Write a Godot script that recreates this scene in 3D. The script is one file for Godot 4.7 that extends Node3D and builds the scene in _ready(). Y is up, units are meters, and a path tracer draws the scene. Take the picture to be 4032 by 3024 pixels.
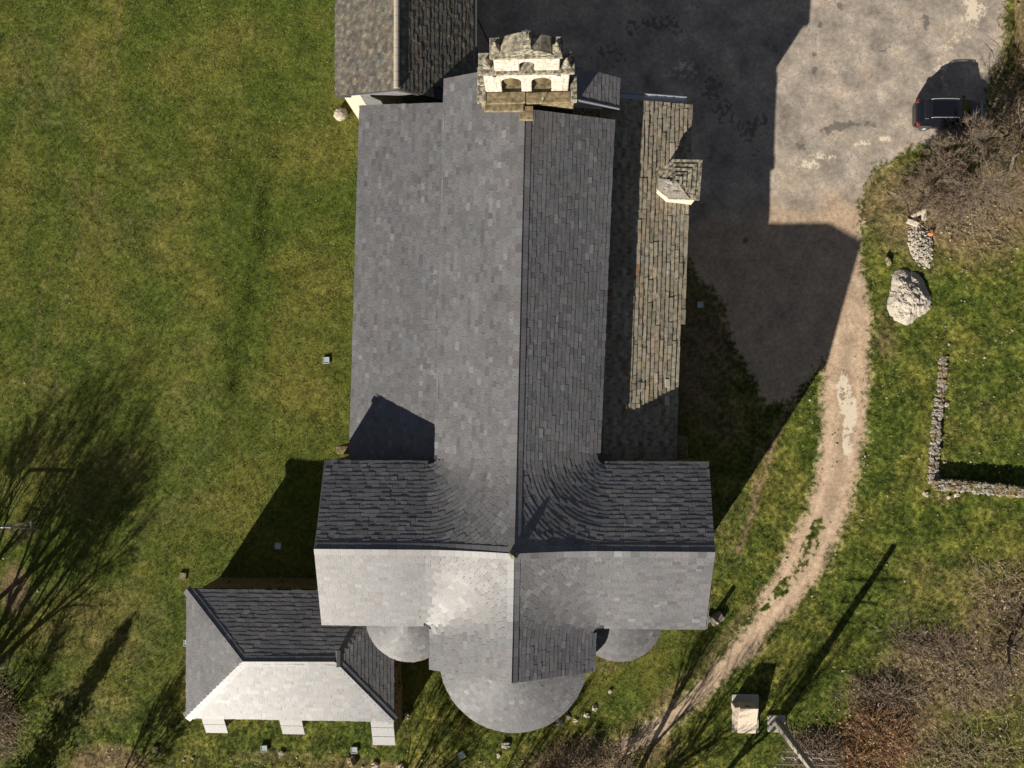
extends Node3D
# A Romanesque church seen from straight above. Metres, y up, x to the right of the photograph, z towards its lower edge.

var rng := RandomNumberGenerator.new()
var M := {}
var names := {}
var unit_slab: ArrayMesh
var rock_meshes: Array = []
var weather := FastNoiseLite.new()

# ---------------------------------------------------------------- mesh helper
class MB:
	var v := PackedVector3Array()
	var n := PackedVector3Array()
	var c := PackedColorArray()
	var uv := PackedVector2Array()
	var idx := PackedInt32Array()
	var col := Color(1, 1, 1)
	var map_uv := Vector4(0, 0, 1, 1)
	func quad(a: Vector3, b: Vector3, cc: Vector3, d: Vector3) -> void: # counter-clockwise from outside
		var nn := (b - a).cross(cc - a)
		if nn.length_squared() < 1e-14:
			nn = (cc - a).cross(d - a)
		nn = nn.normalized()
		var k := v.size()
		v.append(a); v.append(b); v.append(cc); v.append(d)
		for i in 4:
			n.append(nn); c.append(col)
		idx.append_array(PackedInt32Array([k, k + 2, k + 1, k, k + 3, k + 2]))
	func tri(a: Vector3, b: Vector3, cc: Vector3) -> void:
		var nn := (b - a).cross(cc - a).normalized()
		var k := v.size()
		v.append(a); v.append(b); v.append(cc)
		for i in 3:
			n.append(nn); c.append(col)
		idx.append_array(PackedInt32Array([k, k + 2, k + 1]))
	func box(t: Transform3D, s: Vector3) -> void: # centred
		var h := s * 0.5
		var p: Array[Vector3] = []
		for i in 8:
			p.append(t * Vector3(h.x if i & 1 else -h.x, h.y if i & 2 else -h.y, h.z if i & 4 else -h.z))
		quad(p[4], p[5], p[7], p[6]); quad(p[1], p[0], p[2], p[3])
		quad(p[5], p[1], p[3], p[7]); quad(p[0], p[4], p[6], p[2])
		quad(p[6], p[7], p[3], p[2]); quad(p[0], p[1], p[5], p[4])
	func bevel_box(t: Transform3D, s: Vector3, b: float) -> void: # box with chamfered edges on all sides
		var h := s * 0.5
		var pts := {}
		for i in 8:
			var sg := Vector3(1 if i & 1 else -1, 1 if i & 2 else -1, 1 if i & 4 else -1)
			pts[[i, 0]] = t * Vector3(sg.x * h.x, sg.y * (h.y - b), sg.z * (h.z - b))
			pts[[i, 1]] = t * Vector3(sg.x * (h.x - b), sg.y * h.y, sg.z * (h.z - b))
			pts[[i, 2]] = t * Vector3(sg.x * (h.x - b), sg.y * (h.y - b), sg.z * h.z)
		var o := t.origin
		var emit := func(q: Array):
			var ce := Vector3.ZERO
			for e in q: ce += e
			ce /= q.size()
			var nn: Vector3 = (q[1] - q[0]).cross(q[2] - q[0])
			if nn.dot(ce - o) < 0: q.reverse()
			if q.size() == 4: quad(q[0], q[1], q[2], q[3])
			else: tri(q[0], q[1], q[2])
		for f in [[4, 5, 7, 6, 2], [1, 0, 2, 3, 2], [5, 1, 3, 7, 0], [0, 4, 6, 2, 0], [6, 7, 3, 2, 1], [0, 1, 5, 4, 1]]:
			emit.call([pts[[f[0], f[4]]], pts[[f[1], f[4]]], pts[[f[2], f[4]]], pts[[f[3], f[4]]]])
		for e in [[0, 1, 1, 2], [2, 3, 1, 2], [4, 5, 1, 2], [6, 7, 1, 2], [0, 2, 0, 2], [1, 3, 0, 2], [4, 6, 0, 2], [5, 7, 0, 2], [0, 4, 0, 1], [1, 5, 0, 1], [2, 6, 0, 1], [3, 7, 0, 1]]:
			emit.call([pts[[e[0], e[2]]], pts[[e[1], e[2]]], pts[[e[1], e[3]]], pts[[e[0], e[3]]]])
		for i in 8:
			emit.call([pts[[i, 0]], pts[[i, 1]], pts[[i, 2]]])
	func tube(pts: Array, radii: Array, sides := 6, cap := true) -> void:
		var k0 := v.size()
		var m := pts.size()
		var ref := Vector3(0.31, 0.2, 0.93)
		for i in m:
			var a: Vector3 = pts[maxi(i - 1, 0)]
			var b: Vector3 = pts[mini(i + 1, m - 1)]
			var d := (b - a).normalized()
			var s := d.cross(ref)
			if s.length_squared() < 0.01: s = d.cross(Vector3(1, 0, 0))
			s = s.normalized()
			var u := s.cross(d)
			for j in sides:
				var an := TAU * j / sides
				var nn := s * cos(an) + u * sin(an)
				v.append(pts[i] + nn * radii[i]); n.append(nn); c.append(col)
		for i in m - 1:
			for j in sides:
				var q := k0 + i * sides + j
				var r := k0 + i * sides + (j + 1) % sides
				idx.append_array(PackedInt32Array([q, r, q + sides, r, r + sides, q + sides]))
		if cap:
			for e in [0, m - 1]:
				var kc := v.size()
				v.append(pts[e]); n.append(((pts[e] - pts[1 if e == 0 else m - 2]) as Vector3).normalized()); c.append(col)
				for j in sides:
					idx.append_array(PackedInt32Array([kc, k0 + e * sides + j, k0 + e * sides + (j + 1) % sides]))
	func extrude(poly: PackedVector2Array, z0: float, z1: float, fx: Transform3D = Transform3D()) -> void: # polygon in x/y, counter-clockwise, swept along z
		var tr := Geometry2D.triangulate_polygon(poly)
		for i in range(0, tr.size(), 3):
			var a := poly[tr[i]]
			var b := poly[tr[i + 1]]
			var d := poly[tr[i + 2]]
			if (b - a).cross(d - a) < 0:
				var s := b
				b = d; d = s
			tri(fx * Vector3(a.x, a.y, z1), fx * Vector3(b.x, b.y, z1), fx * Vector3(d.x, d.y, z1))
			tri(fx * Vector3(b.x, b.y, z0), fx * Vector3(a.x, a.y, z0), fx * Vector3(d.x, d.y, z0))
		for i in poly.size():
			var a := poly[i]
			var b := poly[(i + 1) % poly.size()]
			quad(fx * Vector3(a.x, a.y, z0), fx * Vector3(b.x, b.y, z0), fx * Vector3(b.x, b.y, z1), fx * Vector3(a.x, a.y, z1))
	func mesh(m: Material) -> ArrayMesh:
		var arr := []
		arr.resize(Mesh.ARRAY_MAX)
		arr[Mesh.ARRAY_VERTEX] = v
		arr[Mesh.ARRAY_NORMAL] = n
		arr[Mesh.ARRAY_COLOR] = c
		if uv.size() == v.size(): arr[Mesh.ARRAY_TEX_UV] = uv
		arr[Mesh.ARRAY_INDEX] = idx
		var am := ArrayMesh.new()
		am.add_surface_from_arrays(Mesh.PRIMITIVE_TRIANGLES, arr)
		if m: am.surface_set_material(0, m)
		return am

func numbered(called: String) -> String:
	var k: int = names.get(called, 0)
	names[called] = k + 1
	return called if k == 0 else "%s_%03d" % [called, k]

func obj(called: String, b: MB, m: Material, parent: Node = null) -> MeshInstance3D:
	var o := MeshInstance3D.new()
	o.mesh = b.mesh(m)
	if parent == null:
		o.name = numbered(called); add_child(o)
	else:
		o.name = called; parent.add_child(o, true)
	return o

func tag(o: Node, label: String, category: String, group := "", kind := "") -> void:
	if label: o.set_meta("label", label)
	if category: o.set_meta("category", category)
	if group: o.set_meta("group", group)
	if kind: o.set_meta("kind", kind)

func thing(called: String, label: String, category: String, at := Vector3.ZERO, turn := 0.0, group := "") -> Node3D:
	var o := Node3D.new()
	o.name = numbered(called)
	add_child(o)
	o.position = at
	o.rotation.y = turn
	tag(o, label, category, group)
	return o

func lin(r: float, g: float, b: float) -> Color:
	return Color(r, g, b).linear_to_srgb()

func noise_tex(sd: int, freq: float, stops: Array, octaves := 4, size := 512) -> NoiseTexture2D:
	var f := FastNoiseLite.new()
	f.seed = sd; f.frequency = freq; f.fractal_octaves = octaves
	f.noise_type = FastNoiseLite.TYPE_SIMPLEX_SMOOTH
	var t := NoiseTexture2D.new()
	t.width = size; t.height = size; t.seamless = true; t.noise = f
	var g := Gradient.new()
	g.offsets = PackedFloat32Array(); g.colors = PackedColorArray()
	var offs := PackedFloat32Array()
	var cols := PackedColorArray()
	for s in stops:
		offs.append(s[0]); cols.append(s[1])
	g.offsets = offs; g.colors = cols
	t.color_ramp = g
	return t

func normal_tex(sd: int, freq: float, strength: float, octaves := 4) -> NoiseTexture2D:
	var f := FastNoiseLite.new()
	f.seed = sd; f.frequency = freq; f.fractal_octaves = octaves
	var t := NoiseTexture2D.new()
	t.width = 512; t.height = 512; t.seamless = true; t.noise = f
	t.as_normal_map = true; t.bump_strength = strength
	return t

func grey(a: float) -> Color:
	return Color(a, a, a)

func surf(called: String, color: Color, rough: float, spec := 0.5, tex: Texture2D = null, scale := 1.0, nrm: Texture2D = null, nscale := 0.6) -> StandardMaterial3D:
	var m := StandardMaterial3D.new()
	m.resource_name = called
	m.albedo_color = color
	m.roughness = rough
	m.metallic_specular = spec
	m.vertex_color_use_as_albedo = true
	if tex: m.albedo_texture = tex
	if nrm:
		m.normal_enabled = true; m.normal_texture = nrm; m.normal_scale = nscale
	if tex or nrm:
		m.uv1_triplanar = true; m.uv1_world_triplanar = true
		m.uv1_scale = Vector3.ONE * scale
	M[called] = m
	return m

# ---------------------------------------------------------------- sheets of slate or stone
# a slab is an affine copy of one unit slab: x along the course, z from tail to head, y = thickness
func slab_at(list: Array, a: Vector3, b: Vector3, d: Vector3, thick: float, lift: float, color: Color, part: int) -> void:
	var nn := (b - a).cross(d - a).normalized()
	if nn.y < 0: nn = -nn
	var a2 := a + nn * lift
	var pn := weather.get_noise_3dv(a)
	var pw := weather.get_noise_3dv(a * 2.3 + Vector3(40, 0, 7))
	color = Color(color.r * (1 + 0.16 * pn + 0.06 * pw), color.g * (1 + 0.16 * pn), color.b * (1 + 0.16 * pn - 0.03 * pw))
	var t := Transform3D(Basis(b - a, nn * thick, d - a2), a2)
	list.append([t, color, part, (b - a).length() * (d - a).length() / pow(48.2 - a.y, 2)])

func slab_verts(b: MB, t: Transform3D) -> void:
	var p := t.origin
	var x := t.basis.x
	var y := t.basis.y
	var z := t.basis.z
	var e := 0.0
	if x.cross(z).dot(y) > 0: # keep faces outward
		p += x; x = -x
	b.quad(p + y, p + x + y, p + x + y + z, p + y + z)
	b.quad(p, p + x, p + x + y, p + y)
	b.quad(p + z, p, p + y, p + y + z)
	b.quad(p + x, p + x + z, p + x + y + z, p + x + y)

func make_unit_slab() -> void:
	var b := MB.new()
	slab_verts(b, Transform3D(Basis(Vector3(1, 0, 0), Vector3(0, 1, 0), Vector3(0, 0, 1)), Vector3.ZERO))
	unit_slab = b.mesh(null)

var tint_mats := {}
func lay(list: Array, parts: Array, piece: String, many: String, base: StandardMaterial3D, keep := 300, stuff_label := "") -> void:
	list.sort_custom(func(p, q): return p[3] > q[3])
	var rest := {}
	for i in list.size():
		var s: Array = list[i]
		var col: Color = s[1]
		if i < keep:
			var key := "%s %d %d %d" % [base.resource_name, int(col.r * 22), int(col.g * 22), int(col.b * 22)]
			if not tint_mats.has(key):
				var m: StandardMaterial3D = base.duplicate()
				m.vertex_color_use_as_albedo = false
				m.albedo_color = (base.albedo_color.srgb_to_linear() * Color((int(col.r * 22) + 0.5) / 22.0, (int(col.g * 22) + 0.5) / 22.0, (int(col.b * 22) + 0.5) / 22.0)).linear_to_srgb()
				tint_mats[key] = m
			var o := MeshInstance3D.new()
			o.mesh = unit_slab
			o.material_override = tint_mats[key]
			o.name = piece
			parts[s[2]].add_child(o, true)
			o.transform = s[0]
		else:
			if not rest.has(s[2]): rest[s[2]] = MB.new()
			var b: MB = rest[s[2]]
			b.col = col
			slab_verts(b, s[0])
	var all := MB.new()
	for k in rest:
		var r: MB = rest[k]
		var off := all.v.size()
		all.v.append_array(r.v); all.n.append_array(r.n); all.c.append_array(r.c)
		for q in r.idx: all.idx.append(q + off)
	if all.v.size() > 0:
		var o := obj(many, all, base, parts[0].get_parent())
		o.set_meta("kind", "stuff")
		if stuff_label: o.set_meta("label", stuff_label)

func slate_color(dark := 0.12, light := 0.06) -> Color:
	var g := rng.randf_range(0.86, 1.14)
	var r := rng.randf()
	if r < dark: g *= rng.randf_range(0.76, 0.9)
	elif r < dark + light: g *= rng.randf_range(1.15, 1.4)
	var w := rng.randf_range(-0.025, 0.03)
	return Color(0.5 * g * (1 + w), 0.5 * g, 0.5 * g * (1 - w * 0.6))

# a flat roof slope between an eave (l0 to r0) and an upper edge (l1 to r1)
func slope_slates(list: Array, part: int, l0: Vector3, r0: Vector3, l1: Vector3, r1: Vector3, expo: float, wmin: float, wmax: float, thick: float, colf: Callable, rough := 1.0) -> void:
	var h := ((l1 + r1) * 0.5 - (l0 + r0) * 0.5).length()
	var along := (r0 - l0).normalized()
	if l0.distance_to(r0) < 0.1: along = (r1 - l1).normalized()
	var up := (l1 - l0) - along * (l1 - l0).dot(along)
	if up.length() < 0.1: up = (r1 - r0) - along * (r1 - r0).dot(along)
	var height := up.length()
	up = up.normalized()
	var nrow := int(ceil(height / expo))
	for i in nrow:
		var f := i * expo / height
		var f2 := minf((i + 0.6) * expo / height, 1.0)
		var a := l0.lerp(l1, f2)
		var b := r0.lerp(r1, f2)
		var base0 := l0 + up * (f * height)
		var x0 := (a - base0).dot(along)
		var x1 := (b - base0).dot(along)
		var x := x0 - rng.randf_range(0.0, 0.02)
		if i % 2: x -= 0.0
		var first := true
		while x < x1 - 0.03:
			var w := rng.randf_range(wmin, wmax)
			if first: w *= rng.randf_range(0.4, 1.0)
			first = false
			if x1 - (x + w) < wmin * 0.5: w = x1 - x
			var jt := rng.randf_range(-0.018, 0.018) * rough
			var sk := rng.randf_range(-0.012, 0.012) * rough
			var pa := base0 + along * x + up * (jt + sk)
			var pb := base0 + along * (x + w - 0.004) + up * (jt - sk)
			var hd := base0 + along * x + up * minf(expo * 1.3, height * (1 - f) + 0.02)
			slab_at(list, pa, pb, hd, thick * rng.randf_range(0.75, 1.35), thick * rng.randf_range(0.9, 1.6), colf.call(), part)
			x += w

# cap slates along a ridge or hip, the lit side standing up past the ridge
func cap_row(list: Array, part: int, p: Vector3, q: Vector3, side: Vector3, width: float, past: float, lift: float, step: float, thick := 0.02, bright := 1.0) -> void:
	var d := q - p
	var m := maxi(1, int(round(d.length() / step)))
	for i in m:
		var a := p + d * (float(i) / m)
		var b := p + d * (float(i + 1) / m - 0.006 / d.length())
		var dn := side.normalized()
		var up := Vector3(0, lift, 0)
		var c := slate_color(0.1, 0.05) * bright
		slab_at(list, a + dn * width + up, b + dn * width + up, a - dn * past + up, thick, rng.randf_range(0.0, 0.006), Color(c.r, c.g, c.b), part)

# ---------------------------------------------------------------- rocks
func rock_mesh(sd: int, flat: float, detail := 7, boxy := true) -> ArrayMesh:
	var f := FastNoiseLite.new()
	f.seed = sd; f.frequency = 0.9; f.fractal_octaves = 2
	var b := MB.new()
	var rows := detail
	var cols := detail + 3
	var p := []
	for i in rows + 1:
		var row := []
		for j in cols:
			var th := PI * i / rows
			var ph := TAU * j / cols
			var d := Vector3(sin(th) * cos(ph), cos(th), sin(th) * sin(ph))
			var r := 0.5 * (1.0 + 0.55 * f.get_noise_3dv(d * 1.2) + 0.25 * f.get_noise_3dv(d * 3.0 + Vector3(9, 0, 0)))
			var q := d * r
			if boxy:
				q.x = clampf(q.x, -0.42, 0.42); q.z = clampf(q.z, -0.4, 0.4)
			else:
				q = d * (0.45 + 0.3 * (r - 0.5))
			row.append(Vector3(q.x, q.y * flat, q.z))
		p.append(row)
	for i in rows:
		for j in cols:
			var k := (j + 1) % cols
			if i == 0: b.tri(p[0][0], p[1][k], p[1][j])
			elif i == rows - 1: b.tri(p[i][j], p[i][k], p[rows][0])
			else: b.quad(p[i][j], p[i][k], p[i + 1][k], p[i + 1][j])
	return b.mesh(null)

func rock(called: String, at: Vector3, size: Vector3, m: Material, parent: Node = null, variant := -1) -> MeshInstance3D:
	var o := MeshInstance3D.new()
	o.mesh = rock_meshes[variant if variant >= 0 else rng.randi() % rock_meshes.size()]
	o.material_override = m
	if parent:
		o.name = called; parent.add_child(o, true)
	else:
		o.name = numbered(called); add_child(o)
	o.transform = Transform3D(Basis.from_euler(Vector3(rng.randf_range(-0.2, 0.2), rng.randf() * TAU, rng.randf_range(-0.2, 0.2))) * Basis.from_scale(size), at)
	return o

# ================================================================= the scene
func _ready() -> void:
	rng.seed = 20240311
	weather.seed = 61; weather.frequency = 0.35; weather.fractal_octaves = 3
	setup_view()
	materials()
	make_unit_slab()
	for i in 8: rock_meshes.append(rock_mesh(100 + i, 0.75))
	build_ground()
	build_church()
	build_bell_gable()
	build_sacristy()
	build_house()
	build_car()
	build_pole_and_box()
	build_small_things()
	build_ruined_wall()
	build_trees()
	build_grass()

func setup_view() -> void:
	var cam := Camera3D.new()
	cam.name = "camera"
	add_child(cam)
	cam.position = Vector3(0, 48.2, 0)
	var pitch := deg_to_rad(0.68)
	var roll := deg_to_rad(-2.0)
	var rot := Basis(Vector3(0, 0, 1), roll) * Basis(Vector3(1, 0, 0), pitch)
	cam.basis = Basis(rot * Vector3(1, 0, 0), rot * Vector3(0, 0, -1), rot * Vector3(0, 1, 0))
	cam.fov = rad_to_deg(2.0 * atan(1512.0 / 2795.0))
	cam.far = 600.0
	cam.current = true
	var env := Environment.new()
	env.background_mode = Environment.BG_SKY
	var sm := ProceduralSkyMaterial.new()
	sm.sky_top_color = Color(0.43, 0.465, 0.53)
	sm.sky_horizon_color = Color(0.66, 0.68, 0.70)
	sm.sky_curve = 0.14
	sm.ground_horizon_color = Color(0.32, 0.31, 0.28)
	sm.ground_bottom_color = Color(0.2, 0.19, 0.15)
	sm.sun_angle_max = 1.0
	var sky := Sky.new()
	sky.sky_material = sm
	env.sky = sky
	env.background_energy_multiplier = 0.34
	env.tonemap_mode = Environment.TONE_MAPPER_LINEAR
	env.tonemap_exposure = 2.1
	env.sdfgi_enabled = true; env.ssao_enabled = true; env.ssil_enabled = true
	var we := WorldEnvironment.new()
	we.name = "world_environment"
	we.environment = env
	add_child(we)
	var sun := DirectionalLight3D.new()
	sun.name = "sun"
	add_child(sun)
	var az := deg_to_rad(33.05)
	var el := deg_to_rad(23.3)
	var dir := Vector3(sin(az) * cos(el), -sin(el), -cos(az) * cos(el)) # the way the light travels
	sun.look_at_from_position(Vector3.ZERO, dir, Vector3.UP)
	sun.light_color = Color(1.0, 0.965, 0.91)
	sun.light_energy = 1.6
	sun.light_angular_distance = 0.53
	sun.shadow_enabled = true

func materials() -> void:
	var streak := noise_tex(11, 0.02, [[0.0, grey(0.74)], [0.45, grey(0.9)], [1.0, grey(1.0)]], 5)
	surf("slate", lin(0.272, 0.27, 0.284), 0.5, 0.5, streak, 0.7, normal_tex(12, 0.03, 3.0), 0.35)
	surf("deck", lin(0.05, 0.05, 0.055), 0.9, 0.2)
	var lich := noise_tex(21, 0.007, [[0.0, lin(0.06, 0.058, 0.056)], [0.38, lin(0.1, 0.094, 0.084)], [0.55, lin(0.125, 0.115, 0.096)], [0.68, lin(0.16, 0.13, 0.085)], [0.78, lin(0.17, 0.162, 0.14)], [0.88, lin(0.22, 0.215, 0.19)], [1.0, lin(0.32, 0.31, 0.28)]], 5)
	surf("old_slate", lin(1.0, 1.0, 1.0), 0.75, 0.35, lich, 0.6, normal_tex(22, 0.04, 6.0), 0.6)
	var sst := noise_tex(31, 0.006, [[0.0, lin(0.1, 0.085, 0.055)], [0.35, lin(0.195, 0.17, 0.125)], [0.55, lin(0.245, 0.218, 0.168)], [0.72, lin(0.22, 0.2, 0.16)], [0.85, lin(0.3, 0.27, 0.21)], [1.0, lin(0.4, 0.36, 0.29)]], 6)
	surf("stone_roof", lin(1, 1, 1), 0.88, 0.3, sst, 0.8, normal_tex(32, 0.03, 6.0), 0.7)
	var ash := noise_tex(41, 0.014, [[0.0, lin(0.27, 0.2, 0.12)], [0.25, lin(0.39, 0.345, 0.285)], [0.5, lin(0.46, 0.425, 0.375)], [1.0, lin(0.53, 0.5, 0.455)]], 5)
	surf("ashlar", lin(1, 1, 1), 0.9, 0.3, ash, 0.5, normal_tex(42, 0.05, 4.0), 0.4)
	var cap := noise_tex(43, 0.009, [[0.0, lin(0.05, 0.048, 0.042)], [0.36, lin(0.11, 0.102, 0.085)], [0.5, lin(0.2, 0.18, 0.14)], [0.64, lin(0.28, 0.255, 0.18)], [1.0, lin(0.38, 0.35, 0.29)]], 5)
	surf("weathered_cap", lin(1, 1, 1), 0.92, 0.25, cap, 0.7, normal_tex(44, 0.05, 8.0), 0.7)
	var brn := noise_tex(45, 0.008, [[0.0, lin(0.07, 0.055, 0.03)], [0.4, lin(0.15, 0.115, 0.062)], [0.6, lin(0.185, 0.15, 0.09)], [1.0, lin(0.26, 0.225, 0.155)]], 5)
	surf("brown_stone", lin(1, 1, 1), 0.9, 0.3, brn, 0.6, normal_tex(46, 0.05, 6.0), 0.6)
	surf("rubble_wall", lin(0.9, 0.85, 0.75), 0.92, 0.25, brn, 0.9, normal_tex(47, 0.05, 8.0), 0.8)
	var rk := noise_tex(48, 0.02, [[0.0, lin(0.1, 0.088, 0.074)], [0.5, lin(0.22, 0.2, 0.17)], [1.0, lin(0.36, 0.335, 0.3)]], 5)
	surf("rock", lin(1, 1, 1), 0.9, 0.3, rk, 1.2, normal_tex(49, 0.05, 6.0), 0.6)
	surf("pale_rock", lin(1, 0.95, 0.87), 0.9, 0.3, noise_tex(50, 0.02, [[0.0, lin(0.24, 0.22, 0.185)], [0.5, lin(0.36, 0.335, 0.295)], [1.0, lin(0.48, 0.455, 0.41)]], 5), 1.3, M.rock.normal_texture, 0.5)
	surf("sand", lin(1, 1, 1), 0.95, 0.2, noise_tex(51, 0.03, [[0.0, lin(0.25, 0.22, 0.18)], [0.5, lin(0.35, 0.315, 0.265)], [1.0, lin(0.43, 0.39, 0.335)]], 5), 1.0, normal_tex(52, 0.05, 8.0), 0.8)
	surf("concrete", lin(1, 1, 1), 0.85, 0.35, noise_tex(53, 0.02, [[0.0, lin(0.26, 0.245, 0.2)], [0.5, lin(0.36, 0.34, 0.29)], [1.0, lin(0.44, 0.42, 0.37)]], 5), 0.8, normal_tex(54, 0.05, 3.0), 0.3)
	surf("cream_render", lin(1, 1, 1), 0.85, 0.3, noise_tex(55, 0.015, [[0.0, lin(0.34, 0.26, 0.18)], [0.35, lin(0.45, 0.38, 0.3)], [1.0, lin(0.53, 0.47, 0.39)]], 5), 0.7, M.concrete.normal_texture, 0.3)
	surf("capping_slab", lin(0.25, 0.25, 0.246), 0.55, 0.5, streak, 0.5)
	surf("bark", lin(1, 1, 1), 0.9, 0.2, noise_tex(56, 0.03, [[0.0, lin(0.06, 0.05, 0.04)], [0.5, lin(0.15, 0.125, 0.1)], [1.0, lin(0.26, 0.23, 0.19)]], 4), 1.0)
	surf("twig", lin(0.17, 0.13, 0.095), 0.9, 0.2)
	surf("metal_dark", lin(0.05, 0.055, 0.06), 0.5, 0.5)
	surf("zinc", lin(0.22, 0.24, 0.27), 0.45, 0.6)
	surf("steel", lin(0.42, 0.43, 0.43), 0.4, 0.6)
	M.steel.metallic = 0.6
	surf("bronze", lin(0.3, 0.27, 0.18), 0.5, 0.6, noise_tex(57, 0.03, [[0.0, lin(0.4, 0.5, 0.42)], [0.6, lin(0.9, 0.8, 0.6)], [1.0, lin(1, 0.95, 0.8)]], 4), 1.5)
	M.bronze.metallic = 0.7

# ---------------------------------------------------------------- ground
const GX := -42.0
const GZ := -32.0
const GW := 80.0
const GH := 64.0
const TW := 1600
const TH := 1280
var map_img: Image
var plaza_sd: Image
var path_sd: Image
var grass_map: PackedByteArray
var bump_a := FastNoiseLite.new()
var bump_b := FastNoiseLite.new()
var PLAZA := PackedVector2Array([Vector2(-5.4, -40), Vector2(31.8, -40), Vector2(31.2, -24), Vector2(30.3, -21.1), Vector2(30.0, -17.0), Vector2(25.6, -16.5), Vector2(22.9, -15.2), Vector2(21.8, -13.7), Vector2(21.8, -9.3), Vector2(22.4, -5.0), Vector2(21.8, -2.2), Vector2(19.1, -2.2), Vector2(17.5, 0.3), Vector2(15.4, 0.8), Vector2(13.4, -2.5), Vector2(12.4, -6.2), Vector2(9.5, -9.5), Vector2(-5.4, -9.5)])
var PATH := PackedVector2Array([Vector2(22.2, -5.0), Vector2(22.2, -2.5), Vector2(22.1, -0.8), Vector2(21.8, 3.5), Vector2(20.9, 7.7), Vector2(19.2, 11.9), Vector2(16.7, 14.8), Vector2(14.0, 17.9), Vector2(11.3, 20.6), Vector2(8.2, 23.1), Vector2(4.9, 25.2), Vector2(-3.0, 29.4), Vector2(-8.0, 31.0), Vector2(-8.0, 29.8), Vector2(-3.5, 28.0), Vector2(2.3, 25.3), Vector2(4.6, 24.2), Vector2(8.4, 21.6), Vector2(11.6, 18.6), Vector2(14.2, 15.4), Vector2(15.9, 12.0), Vector2(18.1, 7.7), Vector2(18.9, 4.3), Vector2(19.1, -0.8), Vector2(19.3, -2.8), Vector2(19.7, -5.0)])
# the grassed middle between the two wheel tracks of the path
var MIDDLE := PackedVector2Array([Vector2(18.9, 8.8), Vector2(17.9, 11.0), Vector2(16.4, 13.0), Vector2(15.2, 14.4)])

var FOOT := PackedVector2Array([Vector2(17.2, 0.2), Vector2(16.2, 2.2), Vector2(15.1, 5.8), Vector2(14.2, 8.8), Vector2(13.5, 10.6)])

var TRACK := PackedVector2Array([Vector2(15.2, 13.0), Vector2(13.2, 15.6), Vector2(10.4, 18.8), Vector2(7.4, 21.6), Vector2(4.0, 24.2)])

var WHEEL := PackedVector2Array([Vector2(-30.7, -28), Vector2(-31.2, -19.6), Vector2(-32.4, -13.4), Vector2(-34.6, -6.3), Vector2(-35.2, 1.6)])

func poly_sd(p: Vector2, poly: PackedVector2Array) -> float:
	var best := 1e9
	var inside := false
	var m := poly.size()
	var j := m - 1
	for i in m:
		var a := poly[j]
		var b := poly[i]
		var e := b - a
		var w := p - a
		var t := clampf(w.dot(e) / e.length_squared(), 0.0, 1.0)
		best = minf(best, (w - e * t).length_squared())
		if (a.y > p.y) != (b.y > p.y) and p.x < (b.x - a.x) * (p.y - a.y) / (b.y - a.y) + a.x:
			inside = not inside
		j = i
	return sqrt(best) * (1.0 if inside else -1.0)

func line_d(p: Vector2, pl: PackedVector2Array) -> float:
	var best := 1e9
	for i in pl.size() - 1:
		var e := pl[i + 1] - pl[i]
		var w := p - pl[i]
		var t := clampf(w.dot(e) / e.length_squared(), 0.0, 1.0)
		best = minf(best, (w - e * t).length_squared())
	return sqrt(best)

func fnoise(sd: int, freq: float, octaves: int, type := FastNoiseLite.TYPE_SIMPLEX_SMOOTH) -> PackedByteArray:
	var f := FastNoiseLite.new()
	f.seed = sd; f.frequency = freq; f.fractal_octaves = octaves; f.noise_type = type
	if type == FastNoiseLite.TYPE_CELLULAR:
		f.cellular_return_type = FastNoiseLite.RETURN_DISTANCE2_SUB
		f.domain_warp_enabled = true
		f.domain_warp_amplitude = 12.0
		f.domain_warp_frequency = 0.03
		f.fractal_type = FastNoiseLite.FRACTAL_NONE
	return f.get_image(TW, TH, false, false, true).get_data()

func ss(a: float, b: float, x: float) -> float:
	var t := clampf((x - a) / (b - a), 0.0, 1.0)
	return t * t * (3 - 2 * t)

var BANK := PackedVector2Array([Vector2(-18.0, -16), Vector2(-18.8, -13.4), Vector2(-19.0, -11.3), Vector2(-19.1, -9.6), Vector2(-19.7, -6.9), Vector2(-20.2, -4.3), Vector2(-20.7, -1.7), Vector2(-21.2, 1.0), Vector2(-22, 4)])
func bank_x(z: float) -> float:
	if z < BANK[0].y: return BANK[0].x
	for i in BANK.size() - 1:
		if z <= BANK[i + 1].y:
			return lerpf(BANK[i].x, BANK[i + 1].x, (z - BANK[i].y) / (BANK[i + 1].y - BANK[i].y))
	return BANK[BANK.size() - 1].x

func height_at(x: float, z: float, hard: float) -> float:
	var g := bump_a.get_noise_2d(x, z) * 0.06 + bump_b.get_noise_2d(x, z) * (0.02 + 0.03 * ss(9, 14, x))
	var h := g * (1.0 - 0.8 * hard)
	var fade := ss(-19, -13, z) * (1.0 - ss(0, 6, z))
	h += 0.24 * fade * (1.0 - ss(-0.55, 0.55, x - bank_x(z) + 0.22 * bump_a.get_noise_2d(x * 0.7, z * 0.7))) * ss(-27, -22, x)
	return h

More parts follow.
